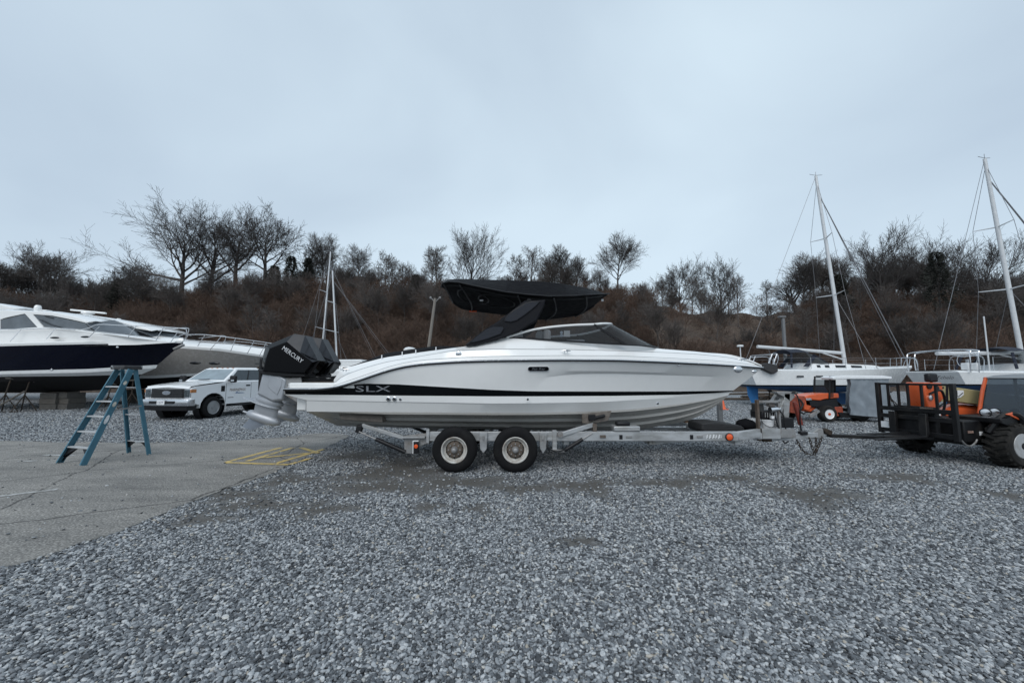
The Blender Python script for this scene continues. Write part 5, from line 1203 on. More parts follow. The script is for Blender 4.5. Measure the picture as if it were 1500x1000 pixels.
for s in (1, -1):
    S = ((.90, .52, 1.42), (.90, 2.42, 1.42), (.74, 2.32, 1.88), (.74, 1.12, 1.86))
    S = [(x * s, y, z) for x, y, z in S]
    for t0_, t1_ in ((.10, .52), (.56, .92)):
        q = quad_on(*S, t0_, t1_, -.02, .92, .007 * s); m = MB(); m.sheet(q); m.build('side_window', tg, cabn, 0)
    m = MB(); m.sheet(quad_on(*S, .52, .56, -.02, .92, .008 * s)); m.build('window_post', blk, cabn, 0)
    # mirror, door handle, door seams, running board, badge
    m = MB(); m.box((s * 1.16, .62, 1.47), (.24, .14, .27)); mi_ = m.build('door_mirror', blk, tk, bevel=.04)
    m = MB(); m.tube([(s * .92, .66, 1.42), (s * 1.05, .64, 1.42)], .04, 6); m.build('mirror_arm', blk, mi_)
    m = MB(); m.box((s * 1.19, .545, 1.41), (.14, .01, .06)); m.build('mirror_light', chrome, mi_)
    m = MB(); m.box((s * .985, 1.52, 1.20), (.03, .20, .06)); m.build('door_handle', blk, tk, bevel=.012)
    for y in (.50, 1.68, 2.44): m = MB(); m.box((s * .9805, y, .95), (.004, .012, .72)); m.build('door_seam', blk, tk)
    m = MB(); m.span((s * .80, .72, .40), (s * 1.06, 2.9, .46)); m.build('running_board', blk, tk, bevel=.02)
    m = MB(); m.box((s * .984, .36, 1.10), (.014, .16, .22)); m.build('fender_vent', blk, tk, bevel=.01)
    m = MB(); m.box((s * .983, .72, .745), (.006, .26, .03)); m.build('trim_badge', chrome, tk)
t = text_mb('MARINEMAX', 1, .25); brown = M('lettering_brown', (.16, .075, .03), .5)
t.mapped(lambda p: Vector((.984, 1.04 + p.x * .76, 1.04 + p.y * .11))).build('door_lettering', brown, tk, 0)
for q in ([(.72, .90), (.90, .90), (1.05, .985), (1.01, .93), (1.28, .915), (1.34, .90)], [(1.02, .895), (1.36, .895), (1.36, .905), (1.2, .91)]):
    m = MB(); m.sheet([(.984, y, z) for y, z in q]); m.build('wave_mark', M('wave_blue', (.02, .10, .26), .5), tk, 0)
# wheels
alw = M('steel_wheel', (.36, .37, .38), .4, .7, var=.15)
for y in (0, WB):
    for s in (1, -1):
        c = Vector((s * .99, y, .41)); ax = Vector((-s, 0, 0))
        m = MB(); m.lathe([(.245, .01), (.25, -.005), (.23, .0), (.215, .04), (.14, .06), (.12, .03), (.075, .02), (.07, -.01), (0, -.012)], c, ax, 28); w = m.build('wheel', alw, tk, 30)
        m = MB(); m.lathe([(.24, .02), (.25, 0), (.30, -.01), (.36, -.002), (.395, .03), (.408, .06), (.408, .20), (.395, .23), (.35, .255), (.24, .24)], c, ax, 40, False); m.build('tyre', rubber, w, 30)
        for k in range(8):
            a = k * math.pi / 4; m = MB(); m.lathe([(.05, .062), (.046, .033), (.0, .032)], c + Vector((0, math.cos(a) * .178, math.sin(a) * .178)), ax, 8); m.build('wheel_slot', blk, w)
        m = MB(); m.lathe([(.525, .02), (.525, .30), (.30, .30), (.30, .29)], c + Vector((-s * .03, 0, .01)), ax, 28, False); m.build('wheel_well', blk, tk)
    MB().tube([(-.8, y, .41), (.8, y, .41)], .06, 8).build('axle', blk, tk)
MB().span((-.80, -.5, .42), (.80, 5.0, .56)).build('underbody', blk, tk)
# front end
grm = M('grille_black', (.014, .014, .015), .35)
m = MB(); m.span((-.70, -.905, .80), (.70, -.86, 1.13)); gr_ = m.build('grille', grm, tk, bevel=.02)
for z in (.845, .905, .965, 1.025, 1.085): m = MB(); m.span((-.66, -.935, z - .016), (.66, -.90, z + .016)); m.build('grille_bar', grm, gr_, bevel=.006)
m = MB(); pts_ = [(.175 * math.cos(a), -.945, .985 + .07 * math.sin(a)) for a in np.linspace(0, 2 * math.pi, 33)[:-1]]; m.loft([pts_, [Vector(p) + Vector((0, .03, 0)) for p in pts_]]); ov = m.build('grille_emblem', chrome, gr_, 30)
m = MB(); m.sheet([(x * .88, -.948, .985 + (z - .985) * .82) for x, y, z in pts_]); m.build('emblem_field', M('emblem_grey', (.20, .23, .28), .3), ov, 0)
text_mb('Ford', 1, .3).mapped(lambda p: Vector((p.x * .20, -.951, .985 + p.y * .06))).build('emblem_script', chrome, ov, 0)
for s in (1, -1):
    m = MB(); m.loft([[Vector((s * x, y, z)) for x, z in ((.70, .80), (.97, .82), (.98, 1.12), (.70, 1.13))] for y in (-.90, -.80)]); hl = m.build('headlight', chrome, tk, 30, bevel=.012)
    m = MB(); m.box((s * .82, -.91, .96), (.18, .02, .26)); m.build('lamp_lens', ltglass, hl)
    m = MB(); m.span((s * .945, -.905, .99), (s * .988, -.70, 1.11)); m.build('turn_signal', M('amber_dull', (.42, .17, .06), .3), hl, bevel=.01)
m = MB(); m.loft([[Vector(p) for p in ((x, y, .53), (x, y - .03, .62), (x, y, .76), (x, y + .12, .765), (x, y + .12, .52))] for x, y in ((-1.0, -.86), (-.96, -.97), (-.6, -1.04), (0, -1.06), (.6, -1.04), (.96, -.97), (1.0, -.86))]); bp_ = m.build('front_bumper', chrome, tk, 40, bevel=.01)
m = MB(); m.span((-.52, -1.10, .61), (.52, -1.04, .70)); m.build('bumper_opening', blk, bp_, bevel=.01)
m = MB(); m.loft([[Vector(p) for p in ((x, y, .36), (x, y - .02, .53), (x, y + .15, .53), (x, y + .15, .37))] for x, y in ((-.97, -.80), (-.9, -.93), (0, -1.02), (.9, -.93), (.97, -.80))]); m.build('lower_valance', blk, tk, 40)
m = MB(); m.span((-.16, -1.115, .575), (.16, -1.105, .735)); pt_ = m.build('number_plate', stk, bp_)
text_mb('1577', 1).mapped(lambda p: Vector((p.x * .22, -1.1175, .65 + p.y * .08))).build('plate_characters', M('plate_blue', (.05, .07, .16), .5), pt_, 0)
for x in (-.5, -.25, 0, .25, .5): MB().box((x, 1.22, 1.925), (.07, .05, .02)).build('roof_marker', M('amber_dull', (.42, .17, .06), .3), cabn, bevel=.008)

# ------------------------------------------------------------------ hull generator for the other boats
def hull_lines(xs_, specs, yc, n=44):
    """specs: list of (x_stern, x_bow, z(s), halfbreadth(s))"""
    out = []
    for (xa, xb, zf, bf) in specs:
        row = []
        for i in range(n):
            s = i / (n - 1); s = 1 - (1 - s) ** 1.2
            row.append(Vector((xa + (xb - xa) * s, yc - float(bf(s)), float(zf(s)))))
        out.append(row)
    return out
def mirror_rows(rows, yc): return [[Vector((p.x, 2 * yc - p.y, p.z)) for p in r_] for r_ in rows]
def skin(rows, yc, stern=True, mid=None):
    m = MB(); m.grid(rows); mr = mirror_rows(rows, yc); m.grid(mr)
    if stern:
        for A, B, C, D in zip(rows, rows[1:], mr[1:], mr): m.add([A[0], B[0], C[0], D[0]], [(0, 1, 2, 3)])
    return m
itp = lambda *pts_: (lambda s: np.interp(s, [p[0] for p in pts_], [p[1] for p in pts_]))
navy = M('navy_gelcoat', (.002, .003, .010), .10, spec=.2, rvar=.03)
boot = M('boot_stripe_white', (.72, .73, .73), .35, var=.05)
antif = M('black_antifouling', (.010, .010, .011), .8, var=.3, scale=4, spec=.25)
yglass = M('yacht_window', (.10, .115, .13), .06, var=.25, scale=1.5, rvar=.02)
ydark = M('yacht_dark_window', (.012, .014, .017), .08, rvar=.02)
# navy yacht
YN_ = 18.6
ny = thing('motor_yacht', 'navy hulled motor yacht with white cabin, shored up on stands and blocks', 'yacht', (-20, YN_, 0), world=True)
xb = P(268, 502, YN_).x; xs0 = xb - 12.5
B_ = 1.95
f1 = lambda b, p: hb_fn(b, .42, p, .96)
L_sheer = (xs0, xb, itp((0, 2.62), (.3, 2.78), (.7, 2.98), (1, 3.18)), f1(B_, 2.2))
L_boot1 = (xs0, xb - 1.15, itp((0, 1.70), (.4, 1.74), (.8, 1.90), (1, 2.12)), f1(B_ - .12, 1.9))
L_boot0 = (xs0, xb - 1.22, itp((0, 1.58), (.4, 1.62), (.8, 1.74), (1, 1.96)), f1(B_ - .14, 1.9))
L_boot00 = (xs0, xb - 1.9, itp((0, 1.50), (.4, 1.53), (.8, 1.58), (1, 1.66)), f1(B_ - .22, 1.9))
L_chine = (xs0, xb - 2.0, itp((0, 1.30), (.5, 1.30), (1, 1.55)), f1(B_ - .30, 1.8))
L_keel = (xs0, xb - 2.3, itp((0, .80), (.6, .78), (.85, .90), (1, 1.38)), lambda s: 0 * s)
r_ = hull_lines(0, [L_keel, L_chine, L_boot00, L_boot0, L_boot1, L_sheer], YN_)
skin(r_[4:6], YN_).build('hull', navy, ny, 35)
skin(r_[2:5], YN_).build('boot_stripe', boot, ny, 35)
skin(r_[0:3], YN_).build('hull_bottom', antif, ny, 35)
sh_ = r_[5]; up = lambda A, dz, dy: [p + Vector((0, min(dy, max(YN_ - p.y, 0)), dz)) for p in A]
dkr = [sh_, up(sh_, .10, -.02), up(sh_, .16, .06)]
m = skin(dkr, YN_); last = dkr[-1]; ml_ = mirror_rows([last], YN_)[0]
m.grid([[a.lerp(b_, t) + Vector((0, 0, .10 * (1 - (2 * t - 1) ** 2))) for a, b_ in zip(last, ml_)] for t in (0, .25, .5, .75, 1)])
ndeck = m.build('deck', gel, ny, 40)
# trunk cabin + deckhouse, traced on its near face
def block(px, Y, yc, inset, parent, name, mat, bevel=.05, sm=40, Yf=None):
    a = [P(u, v, Yf(u) if Yf else Y) for u, v in px]; far_ = [Vector((p.x, 2 * yc - p.y, p.z)) for p in a]
    cen = sum(a, Vector()) / len(a); w = yc - Y
    rings = [a, [Vector((p.x, yc + (p.y - yc) * .75, p.z + inset)) for p in a], [Vector((p.x, yc - (p.y - yc) * .75, p.z + inset)) for p in a], far_]
    return MB().loft(rings).build(name, mat, parent, sm, bevel=bevel)
YS = 17.5
block([(-140, 512), (-140, 482), (0, 483), (56, 479), (104, 482), (141, 487), (190, 493.5), (232, 498.5), (256, 502), (200, 505), (120, 506), (0, 508)], YS - .45, YN_, .06, ny, 'trunk_cabin', gel, .03, 40, lambda u: np.interp(u, [110, 190, 256], [YS - .40, YS - .1, YN_ - .25]))
hse = block([(-140, 483), (-140, 456), (-60, 454.5), (0, 454), (41, 455.5), (78, 457.5), (109, 464), (131, 471.5), (126, 473), (104, 468), (76, 462.5), (48, 460.5), (64, 479.5), (56, 481), (36, 459.5), (10, 465), (0, 468), (0, 483.5)], YS, YN_, .08, ny, 'deckhouse', gel, .02)
m = MB(); m.sheet([P(*q, YS + .03) for q in ((0, 469), (36, 460), (55, 478.5), (40, 480.5), (0, 483))]); m.build('side_window', yglass, hse, 0)
wsc = [P(u, v, YS + .02) for u, v in ((49, 461), (76, 463), (104, 469), (127, 474.5), (140, 486.5), (104, 482), (66, 479.5))]
m = MB(); m.sheet(wsc); m.build('windscreen', yglass, hse, 0)
cen_top = [Vector((p.x + .5, YN_, p.z)) for p in (P(109, 465, YS), P(141, 486, YS))]
m = MB(); m.grid([[P(140, 486.5, YS + .02), cen_top[1], Vector((P(140, 486, YS).x, 2 * YN_ - YS, P(140, 486, YS).z))], [P(127, 473, YS + .02), cen_top[0] + Vector((.2, 0, .05)), Vector((P(127, 473, YS).x, 2 * YN_ - YS, P(127, 473, YS).z))]]); m.build('front_window', yglass, hse)
MB().span(P(0, 470, YS + .35), P(62, 484, YS + .35) + Vector((0, 1.5, 0))).build('interior', M('cabin_interior', (.35, .33, .30), .7, var=.3), hse)
MB().tube([P(58, 468, YS - .03), P(76, 476, YS - .05), P(92, 480.5, YS - .05)], .018, 6).build('wiper', blk, hse)
for px in ([(41, 457), (66, 463), (78, 466)], [(109, 466), (126, 474), (141, 487)]):
    MB().tube([P(u, v, YS - .01) for u, v in px[-2:]], .02, 5).build('window_frame', blk, hse)
for u, v in ((80, 494.5), (125, 493.3)):
    m = MB(); m.ball(P(u, v, YS - .47), .22, 14, 6, (1, .12, .22)); m.build('porthole', ydark, ny)
MB().lathe([(.12, 0), (.13, .12), (.12, .22), (.08, .28), (0, .29)], P(55, 455.5, YN_ - .4), (0, 0, 1), 14).build('satellite_dome', gel, hse)
MB().box(P(65, 455, YN_ - .3), (.5, .25, .05)).build('dome_base', gel, hse, bevel=.01)
# bow rail
rtop = [P(u, v, YS - .5 + (u - 60) * .006) for u, v in ((100, 487), (130, 480), (145, 475), (180, 476.5), (225, 478), (268, 481), (273, 484), (272, 488), (262, 492))]
MB().tube(smooth_path(rtop, 4), .018, 6).build('bow_rail', steel, ny)
for (u0, v0, u1, v1) in ((31, 482.5, 15, 500), (82, 480.5, 68, 496.5), (146, 478, 130, 494), (200, 477, 186, 495.5), (240, 479, 228, 499), (262, 484, 250, 501)):
    MB().tube([P(u0, v0, YS - .5), P(u1, v1, YS - .6)], .016, 6).build('rail_stanchion', steel, ny)
MB().tube([P(-20, 482.5, YS - .5), P(31, 482, YS - .5), P(82, 480.5, YS - .5), P(110, 483, YS - .5)], .016, 6).build('hand_rail', steel, ny)
m = MB(); m.box(P(262, 508, YN_ - .1), (.5, .16, .10), Matrix.Rotation(-.45, 3, 'Y')); m.build('anchor', galv, ny, bevel=.02)
for k, (u, v) in enumerate(((172, 508.5), (76, 541.5))): MB().ball(P(u, v, YN_ - 1.95 + .1), .05, 8, 5).build('hull_fitting', steel, ny)
# grey-hulled sports cruiser behind it
YG = 23.0
gy = thing('motor_yacht', 'grey hulled sports cruiser with white deck and long steel bow rails, behind the pickup', 'yacht', (-17, YG, 0), world=True)
greyh = M('grey_hull', (.30, .285, .27), .25, var=.05, coat=.3)
xb = P(404, 527, YG).x; xs0 = xb - 12.0; f2 = lambda b, p: hb_fn(b, .45, p, .95)
S_ = [(xs0, xb - 2.4, itp((0, .85), (.6, .8), (.9, 1.0), (1, 1.5)), lambda s: 0 * s), (xs0, xb - 2.1, itp((0, 1.25), (.6, 1.25), (1, 1.65)), f2(1.55, 1.9)), (xs0, xb - 1.6, itp((0, 1.42), (.6, 1.45), (1, 1.75)), f2(1.75, 1.9)), (xs0, xb - 1.5, itp((0, 1.58), (.6, 1.60), (1, 1.9)), f2(1.80, 1.9)), (xs0, xb - .1, itp((0, 3.3), (.55, 3.2), (.8, 3.0), (1, 2.62)), f2(1.92, 2.2)), (xs0, xb, itp((0, 3.42), (.55, 3.34), (.8, 3.12), (1, 2.72)), f2(1.92, 2.2))]
r_ = hull_lines(0, S_, YG)
skin(r_[3:5], YG).build('hull', greyh, gy, 35); skin(r_[2:4], YG).build('boot_stripe', boot, gy, 35); skin(r_[0:3], YG).build('hull_bottom', antif, gy, 35)
sh_ = r_[5]; last = [p + Vector((0, min(.12, max(YG - p.y, 0)), .10)) for p in sh_]
m = skin([r_[4], sh_, last], YG); ml_ = mirror_rows([last], YG)[0]
m.grid([[a.lerp(b_, t) + Vector((0, 0, .28 * (1 - (2 * t - 1) ** 2))) for a, b_ in zip(last, ml_)] for t in (0, .2, .5, .8, 1)]); m.build('deck', gel, gy, 40)
YGS = YG - 1.4
hs2 = block([(-60, 500), (-60, 460), (60, 458), (112, 461), (150, 466.5), (190, 474), (215, 481), (222, 485), (190, 480), (150, 477), (140, 500)], YGS, YG, .10, gy, 'hardtop', gel, .03)
m = MB(); m.sheet([P(u, v, YGS - .012) for u, v in ((138, 477.5), (160, 478.5), (196, 482.5), (226, 494), (205, 497), (150, 497))]); m.build('side_window', ydark, hs2, 0)
block([(120, 505), (120, 497), (150, 496), (226, 494), (290, 504), (340, 511), (372, 519), (330, 516), (260, 510)], YGS - .1, YG, .12, gy, 'foredeck', gel, .03, 40, lambda u: np.interp(u, [226, 372], [YGS - .1, YG - .2]))
m = MB(); m.grid([[P(226, 494.5, YGS), Vector((P(226, 494.5, YGS).x + .5, YG, P(226, 494, YGS).z)), Vector((P(226, 494.5, YGS).x, 2 * YG - YGS, P(226, 494, YGS).z))], [P(192, 479, YGS), Vector((P(205, 479, YGS).x, YG, P(192, 477, YGS).z)), Vector((P(192, 479, YGS).x, 2 * YG - YGS, P(192, 479, YGS).z))]]); m.build('windscreen', yglass, hs2)
c = P(128, 466, YG - .3); m = MB(); m.lathe([(.30, 0), (.32, .10), (.22, .16), (.20, .26), (.30, .28), (.28, .36), (0, .37)], c, (0, 0, 1), 16); rd = m.build('radar', gel, hs2)
m = MB(); m.beam(c + Vector((-.75, -.25, .46)), c + Vector((.88, .2, .33)), .14, .10); m.build('radar_bar', gel, rd, bevel=.02)
MB().lathe([(.12, 0), (.13, .10), (.12, .22), (.08, .27), (0, .28)], P(173.5, 473, YG - .2), (0, 0, 1), 14).build('satellite_dome', gel, hs2)
for px, nm in (([(272, 490), (300, 490), (340, 494.5), (392, 502), (402, 503.5)], 'bow_rail'), ([(270, 499), (300, 499.5), (340, 503), (392, 510), (402, 512)], 'middle_rail'), ([(232, 484), (272, 480), (276, 486), (270, 496)], 'bow_rail')):
    for yy in (YG - 1.5, YG + 1.3):
        MB().tube(smooth_path([P(u, v if yy < YG else v + 4, YG - 1.5) + Vector((0, yy - YG + 1.5, 0)) for u, v in px], 4), .02, 6).build(nm, steel, gy)
for (u0, v0, u1, v1) in ((276, 490.5, 262, 508), (324, 493, 308, 512), (345, 496, 338, 514), (372, 500, 362, 518), (390, 502.5, 380, 521), (300, 491, 288, 509)):
    MB().tube([P(u0, v0, YG - 1.5), P(u1, v1, YG - 1.5)], .018, 6).build('rail_stanchion', steel, gy)
for u, v in ((286, 531.5), (314, 532)): MB().ball(P(u, v, YG - 1.80), .33, 14, 6, (1, .25, .24)).build('porthole', ydark, gy)
MB().box(P(378, 532.5, YG - 1.3), (.3, .03, .05)).build('name_plate', ydark, gy)
# a third white yacht, mostly out of frame behind the navy one
wy = thing('motor_yacht', 'white yacht of which only the sloping flybridge shows above the navy yacht', 'yacht', (-31, 25, 0), world=True)
S_ = [(-42, -25.2, itp((0, .8), (.7, .8), (1, 1.5)), lambda s: 0 * s), (-42, -24.6, itp((0, 1.4), (1, 1.8)), f2(1.8, 1.9)), (-42, -23, itp((0, 2.8), (1, 3.2)), f2(2.0, 2.2))]
r_ = hull_lines(0, S_, 26.0); skin(r_[1:3], 26).build('hull', gel, wy, 35); skin(r_[0:2], 26).build('hull_bottom', antif, wy, 35)
last = r_[2]; ml_ = mirror_rows([last], 26)[0]; MB().grid([[a.lerp(b_, t) + Vector((0, 0, .1 * (1 - (2 * t - 1) ** 2))) for a, b_ in zip(last, ml_)] for t in (0, .5, 1)]).build('deck', gel, wy, 40)
block([(-120, 500), (-120, 440), (-40, 441), (0, 446), (28, 452.5), (10, 455), (60, 500)], 24.6, 26, .08, wy, 'flybridge', gel, .04)
# shoring: jack stands and block piles
wood = M('weathered_timber', (.11, .10, .088), .9, var=.3, scale=4, stretch=(1, 6, 6), bump=.2, bscale=20)
def jack_stand(x, y, h, lean, label, col=None, group='jack stands under the hauled-out boats'):
    t = thing('jack_stand', label, 'jack stand', (x, y, 0), 0, group)
    mt = col or drust
    ap = Vector((0, 0, h * .55)); feet = [Vector((.42 * math.cos(a), .42 * math.sin(a), .012)) for a in (.5, 2.6, 4.7)]
    for p in feet: MB().tube([p, ap], .022, 6).build('leg', mt, t)
    MB().tube(feet + feet[:1], .010, 5).build('leg_tie', mt, t)
    tp_ = Vector((0, lean, h)); MB().tube([ap - Vector((0, 0, .15)), ap, tp_], .026, 8).build('screw_post', mt, t)
    d = (tp_ - ap).normalized(); m = MB(); m.box(tp_ + d * .01, (.24, .24, .03), Matrix.Rotation(-.5 if lean > 0 else .5, 3, 'X')); m.build('pad', wood, t, bevel=.006)
    return t
for (x, y, h, ln, lb) in ((P(14, 600, 17.2).x, 17.0, 1.42, .12, 'rusty jack stand against the navy yacht at the edge of the yard'), (P(40, 600, 17.4).x, 17.25, 1.35, .12, 'rusty jack stand leaning under the navy yacht beside the block pile'), (P(150, 600, 17.8).x, 18.0, 1.2, .12, 'jack stand under the navy yacht behind the blue stepladder'), (P(185, 600, 18.4).x, 18.6, 1.4, .0, 'jack stand under the forefoot of the navy yacht'),
                          (P(170, 600, 22).x, 22, 1.3, .1, 'jack stand under the grey cruiser behind the ladder'), (P(215, 600, 22).x, 22.0, 1.35, .1, 'jack stand under the grey cruiser beside the pickup grille')):
    jack_stand(x, y, h, ln, lb)
MB().beam(P(-8, 598, 17.0), P(36, 573, 17.0), .05, .05).build('prop', wood, ny)
conc = M('concrete_block', (.10, .094, .086), .95, var=.2, scale=8, bump=.3)
def pile(x, y, n, lb, sx=.78, dark=False):
    t = thing('block_pile', lb, 'block pile', (x, y, 0))
    for k in range(n):
        m = MB(); m.box((rng.uniform(-.03, .03), rng.uniform(-.03, .03), .13 + k * .262), (sx - .02 * k, .8, .255), Matrix.Rotation(rng.uniform(-.05, .05), 3, 'Z')); m.build('block', wood if k % 2 else conc, t, bevel=.012)
    return t
pile(P(83, 598, 18.6).x, YN_, 3, 'stack of concrete and timber blocks under the navy yacht keel')
pile(P(104, 598, 18.8).x + .15, YN_ + .1, 3, 'dark narrow block stack beside the wider pile under the navy yacht', .45)
pile(P(-60, 598, 18.6).x, YN_, 3, 'block stack under the navy yacht toward its stern')
pile(P(200, 595, YG).x, YG, 3, 'block stack under the grey cruiser'); pile(P(330, 595, YG).x, YG, 3, 'block stack under the grey cruiser behind the pickup cab')
pile(-30, 26, 3, 'block stack under the white flybridge yacht')
# ------------------------------------------------------------------ sailing boats (local: bow = +x)
mastm = M('mast_white', (.62, .63, .64), .35, .2, var=.06)
wire = M('rigging_wire', (.22, .22, .23), .4, .6)
bluea = M('blue_antifouling', (.018, .075, .19), .7, var=.15, scale=2)
hullw = M('sailboat_white', (.74, .75, .75), .25, var=.03, coat=.3)
clearp = glass('clear_vinyl', (.6, .64, .66), alpha=.5)
navyc = M('navy_canvas', (.010, .014, .028), .8, var=.2, bump=.2, bscale=10)
def sailboat(label, loc, rz, L, sheer, wl, bot, B, mast_x, mast_h, rake, boom_len, boom_z=.95, full=True, dodger=navyc, bottom=bluea, stern_rake=.0, group=None, boom_rise=0.05):
    t = thing('sailboat', label, 'sailboat', loc, rz, group)
    f = lambda b, p: (lambda s: b * (1 - np.clip((s - .45) / .55, 0, 1) ** p) * (.60 + .40 * np.sin(np.clip(s / .45, 0, 1) * math.pi / 2)))
    S_ = [(.9, L - 1.6, itp((0, wl - .16), (.45, bot), (.8, bot + .12), (1, wl - .05)), lambda s: 0 * s),
          (.7, L - 1.1, itp((0, wl - .10), (.45, bot + .22), (1, wl - .05)), f(B * .72, 2.0)),
          (.35, L - .75, itp((0, wl - .02), (1, wl)), f(B * .95, 2.1)),
          (.33, L - .74, itp((0, wl + .05), (1, wl + .07)), f(B * .955, 2.1)),
          (.31, L - .73, itp((0, wl + .08), (1, wl + .10)), f(B * .96, 2.1)),
          (.0 + stern_rake, L, itp((0, sheer - .05), (.35, sheer - .08), (1, sheer + .12)), f(B, 2.3))]
    r_ = hull_lines(0, S_, 0)
    skin(r_[4:6], 0).build('hull', hullw, t, 35); skin(r_[3:5], 0).build('boot_line', boot, t, 35); skin(r_[2:4], 0).build('boot_stripe', gelb, t, 35); skin(r_[0:3], 0).build('hull_bottom', bottom, t, 40)
    sh_ = r_[5]; last = [p + Vector((0, min(.06, -p.y), .05)) for p in sh_]; m = skin([sh_, last], 0); ml_ = mirror_rows([last], 0)[0]
    m.grid([[a.lerp(b_, q) + Vector((0, 0, .06 * (1 - (2 * q - 1) ** 2))) for a, b_ in zip(last, ml_)] for q in (0, .25, .5, .75, 1)]); dk_ = m.build('deck', hullw, t, 40)
    # fin keel and rudder
    m = MB(); m.loft([[Vector((x, y, z)) for x, y in ((L * .66 - k * .4, 0), (L * .56 - k * .2, .10), (L * .42, 0), (L * .56 - k * .2, -.10))] for z, k in ((bot + .06, 0), (.06, 1))]); m.build('keel', bottom, t, 50)
    m = MB(); m.loft([[Vector((x, y, z)) for x, y in ((xa, 0), ((xa + xb_) / 2, .05), (xb_, 0), ((xa + xb_) / 2, -.05))] for z, xa, xb_ in ((wl - .03, .35, .98), (wl - .5, .38, .95), (wl - .95, .58, .95))]); m.build('rudder', bottom if not full else M('bright_blue_antifouling', (.02, .14, .36), .7, var=.12, scale=3), t, 50)
    z0 = sheer + .0
    # coachroof
    m = MB(); cr0 = [(x, hb, z) for x, hb, z in ((L * .32, .72 * B, 0), (L * .35, .70 * B, .30), (L * .55, .66 * B, .28), (L * .72, .48 * B, .22), (L * .82, .30 * B, .04))]
    rows = []
    for x, hb, z in cr0: rows.append([Vector((x, y, z0 + zz)) for y, zz in ((-hb, -.02), (-hb * .88, z), (0, z + .06 * (z > 0)), (hb * .88, z), (hb, -.02))])
    m.grid(rows); m.sheet(rows[0]); crf = m.build('coachroof', hullw, t, 35)
    for (x0_, x1_) in ((.365, .385), (.41, .435), (.47, .53), (.56, .63)):
        for s in (-1, 1):
            def side(x, q): # point on coachroof side
                hb = np.interp(x * L, [c_[0] for c_ in cr0], [c_[1] for c_ in cr0]); z = np.interp(x * L, [c_[0] for c_ in cr0], [c_[2] for c_ in cr0])
                return Vector((x * L, s * (hb - hb * .12 * q + .012), z0 + z * q))
            MB().sheet([side(x0_, .35), side(x1_, .35), side(x1_, .78), side(x0_, .78)]).build('cabin_window', ydark, crf, 0)
    if full:
        for x0_ in (.24, .335):
            for s in (-1, 1):
                y_ = s * (float(f(B * .985, 2.2)(x0_)) + .02); MB().box((x0_ * L, y_, sheer - .36), (.34, .03, .08)).build('hull_port', ydark, t)
    # mast, boom, vang, spreaders, rigging
    mb0 = Vector((mast_x, 0, z0 + .25)); mt = Vector((mast_x - rake, 0, mast_h))
    m = MB(); m.tube([mb0, mb0.lerp(mt, .5), mt], [.095, .09, .07] if full else [.065, .06, .05], 10); ms = m.build('mast', mastm, t)
    at_ = lambda q: mb0.lerp(mt, q)
    bz = z0 + boom_z; q0 = (bz - mb0.z) / (mt.z - mb0.z); g0 = at_(q0)
    if boom_len:
        be = g0 + Vector((-boom_len, 0, boom_rise * boom_len)); m = MB(); m.tube([g0 + Vector((-.10, 0, 0)), be], .085, 10); bo = m.build('boom', mastm, t)
        for dy in (-.03, .03): MB().tube([at_(.03) + Vector((-.1, dy, 0)), g0.lerp(be, .24) + Vector((0, dy, -.08))], .028, 6).build('vang_strut', mastm, t)
        MB().tube([be + Vector((.6, 0, -.08)), (be.x + .8, 0, z0 + .5)], .012, 5).build('mainsheet', wire, t)
    spr = []
    for q, w in ((.36, .95), (.66, .75)):
        for s in (-1, 1): e_ = at_(q) + Vector((-.25, s * w, .06)); MB().tube([at_(q), e_], [.035, .018], 6).build('spreader', mastm, t); spr.append((q, s, e_))
    bow = Vector((L - .15, 0, sheer + .2)); stn = Vector((.15 + stern_rake, 0, sheer))
    for a, b_, nm, r__ in [(at_(.90), bow, 'forestay', .026 if full else .010), (at_(.90) + Vector((.05, 0, -.1)), bow + Vector((-.25, 0, .05)), 'halyard', .012 if full else .006), (mt, stn, 'backstay', .010)] + [(at_(.97), [e for q, s_, e in spr if s_ == s][1], 'shroud', .010) for s in (-1, 1)] + [([e for q, s_, e in spr if s_ == s][1], [e for q, s_, e in spr if s_ == s][0], 'shroud', .010) for s in (-1, 1)] + [([e for q, s_, e in spr if s_ == s][0], Vector((mast_x - .2, s * B * .93, sheer)), 'shroud', .011) for s in (-1, 1)] + [(at_(.36), Vector((mast_x + .5, s * B * .88, sheer)), 'lower_shroud', .010) for s in (-1, 1)]:
        MB().tube([a, b_], r__, 5).build(nm, wire, t)
    m = MB(); m.tube([mt + Vector((-.35, 0, .10)), mt + Vector((.0, 0, .04)), mt + Vector((.45, .1, .12))], .012, 5); m.tube([mt, mt + Vector((0, 0, .25))], .01, 5); m.build('masthead_gear', wire, t)
    # pulpit, stanchions and lifelines
    for s in (-1, 1):
        pr = [float(f(B, 2.3)(q)) for q in (.12, .3, .48, .66, .82)]; st_ = [Vector((q * L, s * (b_ - .05), sheer + .02)) for q, b_ in zip((.12, .3, .48, .66, .82), pr)]
        for p in st_: MB().tube([p, p + Vector((0, 0, .58))], .012, 5).build('stanchion', steel, t)
        for hgt in (.56, .30): MB().tube([p + Vector((0, 0, hgt)) for p in st_] + [Vector((L - .9, s * .28, sheer + hgt + .05))], .006, 4).build('lifeline', wire, t)
        MB().tube([Vector((L - .9, s * .30, sheer + .05)), Vector((L - .85, s * .30, sheer + .62)), Vector((L - .1, s * .08, sheer + .68))], .016, 6).build('pulpit', steel, t)
        MB().tube([Vector((L - .35, s * .16, sheer + .1)), Vector((L - .15, s * .10, sheer + .66))], .016, 6).build('pulpit_leg', steel, t)
